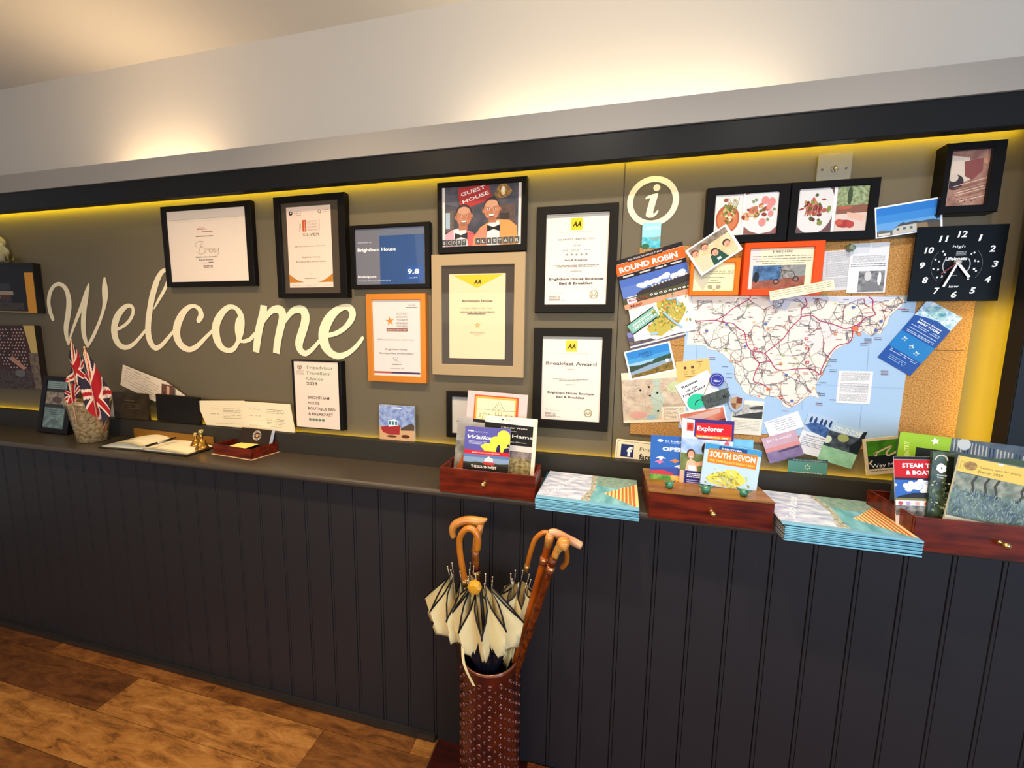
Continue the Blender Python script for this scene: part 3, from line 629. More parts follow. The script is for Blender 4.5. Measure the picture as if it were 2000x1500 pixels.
framed('deep black framed brown craft photo at the top right corner of the wall', [(1850,279),(1969,270.5),(1951,413),(1838,417)], [(1863,293),(1945,287),(1926.5,400),(1848,401)], .040, '0f0d0d',
       [('photo','b98b76',[(1863,293),(1945,287),(1926.5,400),(1848,401)], d_tr)], rec=.012)

# ------------------------------------------------------------------ i sign, switch, clock
isg = empty('information_sign', onY(1275, 438, 0), 'round cream information symbol with a letter i on the wall', 'sign')
f = Face([(1225,344),(1326,344),(1326,442),(1225,442)], y=-.0015, ax=True)
f.ring(.5,.5,f.w/2,f.w*.115,WEL,48,ry=f.h/2); f.done('ring', isg); f.mb = MB()
f.ell(.565,.235,.068,.07,WEL); 
P = f.N(.355,.42, .40,.385, .50,.355, .585,.34, .60,.36, .545,.60, .52,.71, .525,.745, .555,.735, .60,.68, .625,.69, .59,.77, .52,.825, .44,.825, .385,.795, .38,.74, .41,.60, .445,.45, .44,.43, .40,.445, .365,.455)
f.poly(P[::-1], WEL); f.done('letter_i', isg)
f = Face([(1599,302),(1666,297),(1661,349),(1594,353)], y=-.007, ax=True)
f.h = .086; sw = f.slab('light_switch', M('b3a893',.35,metal=.6), .006, 0, None, .004); tag(sw,'brushed metal toggle light switch plate above the food photos','light switch')
b = MB()
for sx in (.013, f.w-.013): b.lathe([(0,.0012),(.003,.001),(.0036,0)], M('8a7f6c',.3,metal=.9), (sx,-f.h*.5,0), 12)
b.build('screw', sw, mat=f.mat)
b = MB(); b.lathe([(.0095,0),(.0085,.003),(.005,.0035),(.004,.003)], M('c8bda8',.25,metal=.9), (f.w/2,-f.h/2,0), 20); b.tube([(f.w/2,-f.h/2,.002),(f.w/2+.004,-f.h/2-.006,.012)],[.0025,.004],M('d8cfbc',.2,metal=.9),10); b.build('toggle', sw, mat=f.mat)
f = Face([(1791,443),(1971,438),(1950,588),(1775,588)], y=-.03, ax=True)
ck = empty('wall_clock', f.O+f.U*f.w/2-f.V*f.h-f.n*.03, 'square navy black wall clock with white numerals and tide dial', 'clock')
cf = f.slab('clock_face', M('0b0f13',.45,spec=.12), .004, 0, ck); MB().box((.03,-f.h+.03,-.03),(f.w-.03,-.03,-.004),M('101418')).build('clock_case', ck, mat=f.mat)
W = 'f2f4f6'; cx, cy = .5, .5
for h_ in range(1,13):
    a = math.radians(90-30*h_); rr = .40; x, y = .51+math.cos(a)*rr, .51-math.sin(a)*rr
    tx = str(h_); ww = .032 if len(tx)==1 else .052
    if tx == '1': ww = .02
    f.t(tx, x-ww, x+ww, y, .082, W, .03, .15)
f.t('high',.42,.56,.27,.035,W,.01,.1); f.t('low',.44,.55,.80,.035,W,.01,.1); f.t('Lifeboats',.355,.60,.43,.042,W,.035,.1); f.scrib(.47,.58,[.345,.365,.385],.014,'9aa0a6',.9)
for r_, c_, w_, A in ((.285,'5a6066',.0012,((-38,42),(140,228))),(.155,'b8bcc0',.0022,((-40,35),(145,222)))):
    for a0,a1 in A: f.ring(.49,.52,r_*f.w,w_,c_,24,math.radians(a0),math.radians(a1))
for i in range(12):
    a = math.radians(15+30*i)
    if i in (2,3,8,9): continue
    f.text('-',*[(.49*f.w+math.cos(a)*q*f.w-.002*(q>.2), -.52*f.h+math.sin(a)*q*f.h) for q in (.235,.255)],.02,W,.03)
    tx = '5432199'[i%7]; x, y = .49+math.cos(a)*.205, .52-math.sin(a)*.205; f.t(tx,x-.012,x+.012,y,.028,W,.02)
f.scrib(.45,.51,[.655],.010,'8a9096')
f.done('print', cf)
def hand(name, dx, dy, w, c, z):
    L = math.hypot(dx*f.w, dy*f.h); ux, uy = dx*f.w/L, dy*f.h/L; X, Y = .485*f.w, -.485*f.h; b = MB()
    b.prism([(X-uy*w/2, Y+ux*w/2),(X+uy*w/2, Y-ux*w/2),(X+ux*L+uy*w/2, Y+uy*L-ux*w/2),(X+ux*L-uy*w/2, Y+uy*L+ux*w/2)], z, z+.001, M(c,.4)); b.build(name, ck, mat=f.mat)
hand('hour_hand', .15, -.20, .0065, 'fafafa', .004); hand('minute_hand', -.125, -.325, .005, 'fafafa', .006); hand('second_hand', -.175, -.15, .002, 'a03a38', .008)
b = MB(); b.lathe([(.007,.002),(.007,.009),(.003,.010),(0,.010)], M('c8beb0',.3,metal=.5), (.485*f.w,-.485*f.h,0), 14); b.build('hub', ck, mat=f.mat)

# ------------------------------------------------------------------ cork board and what is pinned on it
f = Face([(1248,484),(1917,459),(1868,889),(1231,849)], y=-.006, ax=True)
cb = empty('cork_board', f.O+f.U*f.w/2-f.V*f.h-f.n*.006, 'large cork board covered by a road map, leaflets and photos', 'cork board')
CK = M('c89a5e', .9, spec=.1, c2='95602c', scale=270, bump=.4, bscale=400, lo=.40, hi=.68)
ys = -f.p((1880,685))[0][1]; ny = [0, ys, f.h]; nx = [0, f.w*.34, f.w*.67, f.w]
for i in range(3):
    for j in range(2):
        MB().box((nx[i]+.0006,-ny[j+1]+.0006,-.006),(nx[i+1]-.0006,-ny[j]-.0006,0),CK,.0006).build('cork_tile', cb, mat=f.mat)
def d_map(f):
    f.all('a9c6e4'); r = random.Random(11); P = f.p; zz = Z(1320,560,4)
    coast = zz(130,75, 620,70, 1180,70, 1770,80, 1790,120, 1745,170, 1715,190, 1670,230, 1655,290, 1620,330, 1600,370, 1540,365, 1530,390, 1490,370, 1450,350, 1400,370, 1385,410, 1340,450, 1290,470, 1240,500, 1215,540, 1190,590, 1165,640, 1140,690, 1105,740, 1090,800, 1110,850, 1130,880, 1090,860, 1050,850, 1000,880, 960,915, 930,930, 880,950, 840,930, 820,890, 760,860, 715,850, 690,880, 650,870, 600,850, 560,845, 530,820, 510,780, 480,750, 455,690, 460,640, 440,590, 400,560, 370,530, 320,500, 250,490, 235,465, 150,455, 85,455)
    land = P(*coast)
    bm = bmesh.new(); vs = [bm.verts.new((x,y,0)) for x,y in land]; fc = bm.faces.new(vs); tr = bmesh.ops.triangulate(bm, faces=[fc])
    bm.verts.index_update(); z = f.z(); f.mb.add([(v.co.x,v.co.y,z) for v in bm.verts],[tuple(v.index for v in q.verts) for q in bm.faces],f.m('efe4d6')); bm.free()
    f.line(land,.0009,'8a8a98')
    def inside(pt):
        x,y = pt; c = False; n = len(coast)
        for i in range(n):
            (x1,y1),(x2,y2) = coast[i],coast[(i+1)%n]
            if (y1>y)!=(y2>y) and x < (x2-x1)*(y-y1)/(y2-y1)+x1: c = not c
        return c
    for c_,L in (('cfd0dc',zz(600,70, 700,90, 760,160, 860,190, 900,120, 1180,110, 1500,140, 1640,110, 1780,80)),('e6ddd8',zz(960,230,1180,260,1300,330,1240,440,1100,500,980,420))):
        f.poly(P(*L)[::-1], c_)
    for i in range(22):
        q = (r.uniform(1340,1760), r.uniform(585,780))
        if inside(q): p_ = P(q)[0]; f.ell(p_[0]/f.w,-p_[1]/f.h,.008,.008,['9fb86a','c6cfa0','d8b48c'][i%3],8)
    # minor roads: wandering lines between random places on the land
    z = f.z(); nodes = []
    while len(nodes) < 330:
        q = (r.uniform(1328,1775), r.uniform(580,795))
        if inside(q): nodes.append(q)
    def road(a, b, w, c, z, wig=.18, n=7):
        pts = []; L = math.hypot(b[0]-a[0], b[1]-a[1])
        for i in range(n+1):
            t = i/n; o = (r.gauss(0,1)*wig*L*.25 if 0<i<n else 0); pts.append((a[0]+(b[0]-a[0])*t-(b[1]-a[1])/max(L,1)*o, a[1]+(b[1]-a[1])*t+(b[0]-a[0])/max(L,1)*o))
        f.line(P(*pts), w, c, same=True)
    for i,a in enumerate(nodes):
        near = sorted(nodes, key=lambda q:(q[0]-a[0])**2+(q[1]-a[1])**2)[1:5]
        for b in near: road(a,b,.00085,'77747c' if i%5 else 'a8564e',z)
    # main roads in magenta
    f.z(); MG = 'b0245e'
    main = [[(140,265),(220,265),(310,265),(380,280),(440,290),(490,325),(535,350),(550,410),(560,470),(600,505),(690,520),(740,580),(780,640),(860,655),(950,640),(1060,645),(1125,685)],
            [(310,265),(380,220),(450,170),(540,110),(580,90),(585,75)],[(690,520),(760,470),(830,400),(880,340),(920,300),(975,240),(985,180),(1020,140),(1000,80)],
            [(975,235),(1060,230),(1120,270),(1200,280),(1260,310),(1320,330),(1370,320),(1430,290),(1470,240),(1560,215),(1530,170),(1540,110),(1510,80)],
            [(1370,320),(1385,370),(1350,430),(1270,460),(1215,510),(1170,570),(1140,640),(1125,685)],
            [(600,505),(615,560),(650,600),(620,660),(605,735),(660,755),(720,790)],[(650,600),(710,580),(740,580)],[(1390,300),(1450,310)]]
    for L in main: 
        L2 = [(x+r.gauss(0,3),y+r.gauss(0,3)) for x,y in L]; q = catmull([(1320+x/4,560+y/4) for x,y in L2],4); f.line(P(*q),.0025,MG)
    for x,y,c_,s_ in ((1400,330,'dc7a4c',.024),(1430,370,'e28a5c',.016),(720,800,'dc7a4c',.016),(720,330,'dc8a5c',.012),(1245,370,'e09a70',.013),(820,600,'e09a60',.014),(1140,680,'dc7a4c',.010),(430,580,'e0a070',.012),(650,855,'dc5a3c',.008),(1075,790,'e0b070',.01)):
        q = P((1320+x/4,560+y/4))[0]; f.star(q[0]/f.w,-q[1]/f.h,s_*f.w/1.4,c_,r.random(),.6,7)
    # place names
    z = f.z()
    for i in range(260):
        q = (r.uniform(1335,1765), r.uniform(582,800)); 
        if not inside(q): continue
        p_ = P(q)[0]; L = r.uniform(.008,.022); c_ = ['34323e','4a4a58','34323e','a83a4a'][i%4]
        for k in range(int(L/.0024)):
            f.mb.add([(p_[0]+k*.0024,p_[1],z),(p_[0]+k*.0024+.0017,p_[1],z),(p_[0]+k*.0024+.0017,p_[1]+.0017,z),(p_[0]+k*.0024,p_[1]+.0017,z)],[(0,1,2,3)],f.m(c_))
    for x,y,n_ in ((1640,660,3),(1480,445,2),(1590,400,2),(1240,570,2),(1240,650,2),(1160,750,1),(1150,835,2),(1240,885,1),(1130,910,2),(870,970,1),(300,555,2),(400,625,1),(430,680,1),(430,710,1),(1600,325,2),(1800,180,2),(1510,410,3)):
        for k in range(n_):
            p_ = P((1320+(x-40)/4,560+(y+14*k)/4))[0]; c_ = '34323e' if (x+k)%3 else 'b03c4c'
            for j in range(7): f.mb.add([(p_[0]+j*.0027,p_[1],z),(p_[0]+j*.0027+.002,p_[1],z),(p_[0]+j*.0027+.002,p_[1]+.0018,z),(p_[0]+j*.0027,p_[1]+.0018,z)],[(0,1,2,3)],f.m(c_))
    f.z()
    for L in ([(165,455),(160,560)],[(1510,420),(1490,660)],[(1450,930),(1430,1120)],[(985,900),(985,960)],[(1150,765),(1780,795)]): f.line(P(*[(1320+x/4,560+y/4) for x,y in L]),.0006,'7f9cc0')
    for x,y in ((620,485),(1020,405),(1025,480),(1025,590),(820,865)):
        q = P((1320+x/4,560+y/4))[0]; f.rect(q[0]/f.w-.008,-q[1]/f.h-.009,q[0]/f.w+.008,-q[1]/f.h+.009,'c83c3a'); f.rect(q[0]/f.w-.004,-q[1]/f.h-.004,q[0]/f.w+.004,-q[1]/f.h+.004,'f0d8d0')
    for x,y in ((1385,160),(240,345),(860,690),(905,890),(700,290),(395,295),(540,465),(1600,270),(1560,340)):
        q = P((1320+x/4,560+y/4))[0]; f.ell(q[0]/f.w,-q[1]/f.h,.008,.010,'5a6aa8',8)
sheet('road_map','large coastal road map with blue sea and magenta roads pinned on the cork board','map',[(1346,577),(1787,580),(1755,862),(1322,838)],d_map,y=-.0075)

def d_note(f): f.scrib(.08,.92,[.06+.033*i for i in range(27) if i not in (8,9,19)],.012,'8a8a90',.97)
sheet('paper_note','small white note with dense grey print on the blue sea of the map','note',[(1640,724),(1705,726),(1699,789),(1631,787)],d_note,y=-.0085,paper='ece8e6')
def d_boat(f):
    f.all('1e50a2'); f.poly(f.N(0,0,1,0,1,.22,.5,.19,0,.26),M('7fb4dc',.5,c2='dfeefa',scale=70)); f.ell(.40,.11,.27,.10,M('2c8aa4',.5,c2='bfe0e6',scale=60)); f.line(f.N(0,.16,.5,.19,1,.10),.0015,'e8f4fa')
    f.t('Nature Cruise',.18,.82,.275,.020,'ffffff',.02); f.t('BOAT TOURS',.18,.82,.315,.028,'ffffff',.03)
    for y in (.36,.385,.43,.47,.49): f.scrib(.10,.90,[y],.010,'b8cdea',.9,seed=int(y*100))
    f.rect(0,.52,1,.78,'1c7cc4'); 
    for x,y in ((.22,.60),(.50,.65),(.72,.70)): f.star(x,y,.008,'c8e6f6',x*3,.5,4); f.ell(x,y+.01,.04,.02,'6a8aa8',8)
    f.scrib(.10,.9,[.80,.825],.010,'b8cdea',.9,5); f.scrib(.2,.7,[.88,.905,.93],.010,'8fb0dc',.9,6)
sheet('leaflet','tilted deep blue boat tours leaflet overlapping the right edge of the map','leaflet',[(1812,590),(1886,618),(1772,737),(1715,692)],d_boat,y=-.0095,paper='1e50a2')
def d_strip(f): f.scrib(.03,.97,[.18,.40,.62],.05,'8a7c5e',.97); f.scrib(.55,.85,[.84],.05,'8a7c5e',.95)
sheet('paper_note','narrow cream strip of typed text taped across the red orange frame corner','note',[(1502,569),(1628,546),(1631,564),(1505,588)],d_strip,y=-.034,paper='fff0c4')
def d_newsl(f): f.scrib(.12,.97,[.04+.026*i for i in range(34) if i not in (10,24)],.010,'8f8f92',.98)
def d_newsr(f):
    f.scrib(.08,.92,[.26+.022*i for i in range(6)],.009,'9a9a9c',.98); f.rect(.05,.0,.5,.2,'d2d6dc'); f.scrib(.05,.95,[.42,.46],.014,'6a6a6c',.95)
    f.rect(.28,.56,.95,.98,M('5a5a5c',.5,c2='9a9a9c',scale=80)); f.ell(.52,.66,.09,.10,'d0d0ce',12); f.ell(.82,.72,.05,.14,'e4e4e2',12); f.poly(f.N(.35,.95,.5,.78,.75,.8,.85,.95),'7c7c7e')
sheet('newspaper_clipping','printed column of grey newspaper text left of the clipping with a photo','clipping',[(1610,491),(1662,487),(1656,566),(1604,569)],d_newsl,y=-.0072,paper='d4d4d6')
sheet('newspaper_clipping','newspaper clipping with a small black and white photo of icicles','clipping',[(1660,476),(1738,472.5),(1729,571),(1655,573)],d_newsr,y=-.0084,paper='e2e2e4')
c = onY(1660,485,-.0085); b = MB(); b.lathe([(.0105,0),(.0105,.004),(.007,.006),(.0068,.009),(.009,.011),(.008,.013),(0,.0135)],M('6f7f6c',.1,spec=.8,coat=.6),n=20); pb = b.build('push_pin', None, True, mat=Matrix.Translation(c)@Matrix.Rotation(math.pi/2,4,'X')); tag(pb,'round greenish glass magnet holding the newspaper clipping','pin')
def d_house(f):
    f.rect(.02,.05,.97,.30,'2a78c8'); f.rect(.02,.30,.97,.55,'3d88d0'); f.rect(.02,.55,.97,.97,'62a0da')
    f.poly(f.N(.02,.90,.02,.80,.10,.76,.20,.80,.28,.82,.28,.97,.02,.97)[::-1],'6a6860'); f.poly(f.N(.26,.82,.36,.66,.42,.60,.46,.64,.62,.62,.66,.66,.86,.64,.97,.72,.97,.84,.26,.84)[::-1],'474a4c')
    f.poly(f.N(.26,.82,.34,.72,.62,.70,.62,.95,.26,.97)[::-1],'c2beb2'); f.poly(f.N(.62,.70,.78,.72,.80,.95,.62,.95)[::-1],'8c7658'); f.poly(f.N(.78,.76,.97,.78,.97,.97,.80,.97)[::-1],'5a4c3e')
    for x in (.32,.42,.52): f.rect(x,.77,x+.04,.85,'5a6470')
    f.poly(f.N(.88,.54,.97,.44,.97,.62,.92,.66)[::-1],'1c2230'); f.rect(.04,.88,.22,.95,'d8d4cc')
sheet('photo_print','white bordered photo of a house under bright blue sky between frame and clock','photo',[(1714,404),(1845,384),(1836,446),(1705,468)],d_house,y=-.028,paper='f4f6fa')
def d_fam(f):
    f.rect(.05,.05,.95,.94,M('e6d2a8',.5,c2='d8b888',scale=30)); f.rect(.05,.05,.95,.25,M('6a5a4a',.5,c2='9a8a78',scale=50)); f.poly(f.N(.32,.94,.38,.62,.6,.56,.70,.94)[::-1],'1f4a3a'); f.poly(f.N(.05,.55,.2,.45,.38,.55,.34,.94,.05,.94)[::-1],'d8c8a4')
    for x,y,h in ((.14,.30,'7a2a20'),(.38,.28,'6a3a24'),(.50,.60,'3a2018'),(.80,.56,'4a3020')):
        f.ell(x,y-.04,.085,.12,h,14); f.ell(x,y,.07,.10,'e0a082',14); f.ell(x-.025,y-.01,.01,.012,'3a2018',6); f.ell(x+.025,y-.01,.01,.012,'3a2018',6); f.ell(x,y+.04,.025,.012,'a84a40',8)
    f.rect(.47,.78,.55,.86,'f0f0ee')
sheet('photo_print','white bordered family photo of laughing people tilted above the amber frame','photo',[(1337,490),(1418,438),(1451,486),(1371,539)],d_fam,y=-.029,paper='fbf6ee')
sheet('bookmark','narrow pale blue Devon coast card hanging below the information symbol','card',[(1255,436),(1291,434),(1290,484),(1253,486)],lambda f:(f.all('9cd6de'),f.rect(0,.55,1,1,M('2fa6b8',.5,c2='7fd0d4',scale=60)),f.poly(f.N(.4,.6,1,.55,1,.65,.5,.66),'8aa6a0'),f.ell(.2,.92,.22,.12,'2f6a4a',12),f.t('DEVON',.12,.9,.2,.13,'e8f8f6')),y=-.0072,paper='9cd6de')

# Round Robin leaflet: back panel, top panel, map flap, banner
rr = empty('folded_leaflet', onY(1290,670,-.008), 'opened orange and blue Round Robin leaflet with a route map flap', 'leaflet')
def part(name, corners, draw, y, paper, t=.0007, poly=None):
    f = Face(corners, y=y); pp = [f.p(q)[0] for q in poly] if poly else None
    o = f.slab(name, M(paper,.45), t, 0, rr, poly=pp); draw(f); f.done('print', o); return f
z3 = Z(1180,460,6.25)
part('back_panel', z3(290,1190, 960,1010, 990,1230, 310,1400), lambda f:(f.all('55506a'),f.rect(0,0,1,.3,'7d7fb8'),f.rect(0,.55,1,.7,M('8a7a6a',.5,c2='3a342c',scale=80)),f.rect(0,.8,1,.9,'d8d4cc')), -.0075, '55506a')
def d_rr(f):
    f.all('1c1418'); f.rect(0,.085,1,.31,'e8641c'); f.line(f.N(0,.085,1,.085),.0006,'f6e8dc'); f.line(f.N(0,.31,1,.31),.0006,'f6e8dc')
    f.poly(f.N(.16,.05,.20,.01,.70,.01,.74,.05,.70,.10,.20,.10),'2c2226'); f.t("THE WORLD FAMOUS STEAM",.20,.70,.055,.032,'f2ece6'); f.t('ROUND ROBIN',.05,.90,.205,.105,'fff6ee',.035)
    for i,x in enumerate((.08,.33,.56,.78)): f.scrib(x,x+.16,[.355],.03,'e0d8d0',.99,i)
    f.rect(.01,.40,1,.78,'5c78bc'); f.rect(.01,.40,1,.55,'4a68b4'); r = random.Random(4)
    for i in range(30): u=r.random(); f.ell(.28+.66*u,.60-.05*u+r.gauss(0,.02),r.uniform(.03,.06),r.uniform(.025,.05),['eef0f6','dfe4f0','ffffff'][i%3],10)
    f.poly(f.N(.22,.74,.30,.69,.55,.66,1,.63,1,.76,.5,.82,.22,.82),'332e2e')
    for i in range(11): f.rect(.45+.05*i,.655-.006*i,.475+.05*i,.685-.006*i,'d8cfc4')
    f.rect(0,.78,1,1,'4c4a2c'); f.rect(.06,.80,.2,.90,'e8e2ee'); f.rect(0,.90,1,1,'d89a78')
part('top_panel', z3(150,300, 965,75, 1075,690, 225,930), d_rr, -.0085, '1c1418')
def d_flap(f):
    f.all('f6f0e2'); P=f.p; r = random.Random(8); land = z3(640,740, 800,700, 860,760, 1010,880, 960,1000, 900,1090, 760,1180, 700,1230, 560,1190, 520,1140, 600,1050, 680,960, 640,860)
    f.poly(P(*land)[::-1],'bfae4a')
    for i in range(120):
        x, y = r.gauss(770,110), r.gauss(960,120); q = P(z3(x,y)[0])[0]
        if .2<q[0]/f.w<.95 and .12<-q[1]/f.h<.93: f.ell(q[0]/f.w,-q[1]/f.h,r.uniform(.012,.035),r.uniform(.01,.022),['9a9a3a','c8b04c','e0c070','6f8a34','d87a3c','4f8a6a','e8dca0'][i%7],7,rot=r.uniform(0,3))
    for L in ([(720,930),(800,1010),(860,1060),(960,1120)],[(760,780),(880,760),(900,850)],[(560,1200),(660,1190)]): f.line(P(*[z3(*p_)[0] for p_ in L]),.006,'9cc4e0')
    f.text('ROUTE',P(z3(300,800)[0])[0],P(z3(535,745)[0])[0],.0085,'a03a30',.01); f.text('MAP',P(z3(320,865)[0])[0],P(z3(465,830)[0])[0],.0085,'a03a30',.01)
    for i in range(9): q=P(z3(575+57*i,722-13*i)[0])[0]; f.ell(q[0]/f.w,-q[1]/f.h,.026,.020,'ffffff',10); f.ell(q[0]/f.w,-q[1]/f.h,.014,.011,'3a3430',8)
    f.scrib(.02,.16,[.24,.26,.28,.30],.006,'a89c90',.9)
    for i in range(16): f.ell(r.uniform(.6,.96),r.uniform(.12,.9),.008,.006,['4a5a7a','7a8a9a'][i%2],6)
part('map_flap', z3(270,760, 1035,590, 1120,1150, 380,1290), d_flap, -.0095, 'f6f0e2', poly=z3(270,765, 540,700, 560,660, 1030,600, 1045,830, 1095,870, 1090,1090, 1030,1150, 640,1270, 500,1240, 400,1170, 330,1080)[::-1])
part('banner', z3(270,1095, 590,868, 680,975, 360,1215), lambda f:(f.all('7fb8a4'),f.rect(0,0,1,.09,'1c1a20'),f.rect(0,.9,1,1,'1c1a20'),f.t('KINGSWEAR',.16,.95,.36,.2,'f4f4ea',.02),f.t('CASTLE CRUISE',.08,.95,.64,.2,'f4f4ea',.02)), -.0108, '7fb8a4')

def d_snap(f):
    f.rect(.04,.05,.96,.94,'4a9ad4'); f.rect(.04,.05,.96,.3,'2f84cc'); f.rect(.04,.45,.96,.6,'9cc6e2'); f.poly(f.N(.04,.52,.3,.56,.5,.52,.7,.62,.04,.75)[::-1],'3a4a3c'); f.poly(f.N(.5,.58,.62,.46,.96,.40,.96,.60,.6,.66)[::-1],'34503a')
    f.poly(f.N(.04,.74,.45,.62,.96,.56,.96,.70,.4,.85,.04,.86)[::-1],'8fa6bc'); f.poly(f.N(.04,.84,.4,.80,.96,.66,.96,.94,.04,.94)[::-1],M('9a7a2c',.6,c2='5a4a20',scale=60)); f.ell(.86,.60,.04,.06,'e8eef4',10)
    f.t("SNAPE'S",.30,.58,.20,.09,'1c3a5a',0,.2); f.t('POINT',.36,.60,.32,.08,'1c3a5a',0,.2)
sheet('postcard',"tilted white bordered beach postcard with handwriting on its blue sky",'postcard',[(1216,688),(1308,666),(1321,723),(1233.6,743)],d_snap,y=-.0085,paper='f6f8fa')
def d_old(f):
    f.rect(0,.14,1,.95,M('dcc9ac',.6,c2='c4aa92',scale=30)); r = random.Random(2); f.poly(f.N(.50,.14,.62,.14,.60,.35,.68,.55,.62,.75,.55,.95,.42,.95,.50,.7,.44,.5,.52,.35),'b8c6b0'); f.poly(f.N(.70,.3,.85,.2,1,.25,.9,.45,.75,.4),'c9cf9c')
    z=f.z()
    for i in range(70):
        x,y = r.random()*.95,.16+r.random()*.75; pts=[x,y]
        for k in range(4): x=min(.99,max(.01,x+r.gauss(0,.06))); y=min(.94,max(.15,y+r.gauss(0,.05))); pts+=[x,y]
        f.line(f.N(*pts),.0006,['7a6e60','9a8470','b07a6a','7a8a94'][i%4],same=True)
    f.ell(.25,.85,.14,.07,'d8a090',14); f.ell(.45,.90,.08,.05,'9cbccc',14)
    for x,y in ((.44,.30),(.30,.36),(.57,.42),(.45,.47),(.57,.78)): f.ell(x,y,.018,.022,'17141a',10)
    f.rect(.62,.70,1,1,'f0dcc0'); f.scrib(.66,.98,[.74+.026*i for i in range(9)],.010,'9a8a78',.85); f.line(f.N(.62,.70,1,.70),.0006,'8a7a6a')
sheet('local_map','old beige local map with black dots at the lower left of the cork board','map',[(1215,728),(1337,723),(1339,822),(1216,827)],d_old,y=-.0078,paper='f4e2c2')
def d_yc(f): 
    for x in (.27,.49): f.ell(x,.34,.045,.075,'5a3a34',12); f.t('SCAN' if x<.3 else 'VISIT',x-.06,x+.06,.53,.05,'5a4634',.02); f.t('ME' if x<.3 else 'US',x-.05,x+.05,.64,.05,'5a4634',.02)
    f.line(f.N(.70,.15,.74,.28,.66,.42),.001,'5a4634'); f.scrib(.6,.8,[.12],.04,'5a4634'); f.scrib(.22,.85,[.78],.035,'9a5a34',.98)
sheet('card','yellow card with two small round icons beside the tilted beach postcard','card',[(1319,707),(1384,700),(1389,739),(1324,747)],d_yc,y=-.0088,paper='f4bf6c')
def d_rev(f):
    A = f.p(*Z(1180,640,6.25)(945,735, 1140,640, 995,780, 1130,710, 950,850, 1240,700))
    f.text('Review',A[0],A[1],.0085,'1c1a1a',.03); f.text('us on',A[2],A[3],.0085,'1c1a1a',.03); f.text('Tripadvisor',A[4],A[5],.0085,'1c1a1a',.03)
    q = f.p(*Z(1180,640,6.25)(1130,905))[0]; f.ell(q[0]/f.w,-q[1]/f.h,.27,.27,'2fc79a',28); f.ring(q[0]/f.w+.05,-q[1]/f.h+.12,.016,.003,'101414',24,0.2,2.9)
sheet('card','white review us card with a green owl style roundel, hidden below by leaflets','card',[(1318,755),(1380,722),(1413,775),(1347,804)],d_rev,y=-.0098,paper='f8f6f2')
def d_sun(f): f.rect(.03,.08,.97,1,M('c0503a',.5,c2='e08a6a',scale=14)); f.poly(f.N(.03,.3,.4,.2,.7,.15,.9,.12,.9,.3,.3,.55,.03,.6)[::-1],'dcb0a0'); f.poly(f.N(.03,.85,.5,.75,.97,.6,.97,1,.03,1)[::-1],'5a2220')
sheet('photo_print','red sunset photo peeping out behind the Explorer booklet','photo',[(1327,806),(1416,791),(1421,832),(1331,848)],d_sun,y=-.0105,paper='f6ece6')
def d_bw(f): f.rect(.02,.12,.98,.52,M('8a8a86',.5,c2='d8d4cc',scale=50)); f.poly(f.N(.02,.50,.3,.42,.6,.36,.98,.30,.98,.52,.02,.52)[::-1],'3a3a38'); f.poly(f.N(.5,.2,.98,.12,.98,.24,.6,.26)[::-1],'4a4a46'); f.line(f.N(.12,.28,.12,.5),.0014,'22221f'); f.scrib(.08,.92,[.60+.045*i for i in range(7)],.012,'b0a692',.9)
sheet('postcard','cream postcard with a black and white coast picture above printed text','postcard',[(1431,781),(1493,784),(1486,851),(1427,846)],d_bw,y=-.0085,paper='ece4d2')
# slate tag with blue plaque on wire
tg = empty('hanging_tag', onY(1400,797,-.012), 'grey slate tag hung on wire from a round blue plaque over the map', 'sign')
f = Face([(1370,776),(1420,756),(1431,784),(1379,798)], y=-.013); f.slab('slate', M('5c6460',.7,c2='474e4c',scale=60), .003, 0, tg); f.t('WELCOME',.10,.93,.5,.32,'3a403e',.02); f.done('engraving', tg)
b = MB(); WR = M('a07a50',.5)
for L in ([(1374,772),(1384,748),(1388,738)],[(1410,738),(1420,750),(1423,760)]): b.tube([onY(x,y,-.0135) for x,y in L],.0009,WR,6)
b.build('wire', tg)
f = Face([(1386,729),(1414,729),(1414,755),(1386,755)], y=-.016, ax=True); f.clip=False; f.ell(.5,.5,.5,.5,'38389a',28); f.ring(.5,.5,f.w*.40,.001,'b8c4ea'); f.poly(f.N(.25,.6,.4,.66,.7,.64,.8,.52,.6,.56,.45,.5,.3,.52),'c4d0f0'); f.lay -= 3
P = [(f.w/2+f.w/2*math.cos(t*math.pi/14), -f.h/2+f.h/2*math.sin(t*math.pi/14)) for t in range(28)]; bp = f.slab('plaque', M('30309a',.3,spec=.5), .004, 0, tg, poly=P); f.done('emblem', bp)
bd = empty('badge', onY(1437,805,-.012), 'shield shaped pewter badge with brown quarters stuck on the map', 'badge')
f = Face([(1421,769),(1455,769),(1455,806),(1421,806)], y=-.013, ax=True); S = [.5,0,.62,.06,.95,.14,.95,.5,.82,.8,.5,1,.2,.82,.05,.5,.06,.14,.38,.06]
f.slab('backing', M('a9b0bc',.35,metal=.4), .004, 0, bd, poly=f.N(*S)[::-1]); sc_ = lambda L,q: [.5+(v-.5)*q for v in L]
f.poly(f.N(*sc_(S,.72))[::-1],'b89a72'); f.poly(f.N(.5,.16,.82,.22,.82,.5,.5,.5)[::-1],'7a3a2a'); f.poly(f.N(.5,.5,.2,.5,.32,.74,.5,.84)[::-1],'8a5a3a'); f.done('shield', bd)
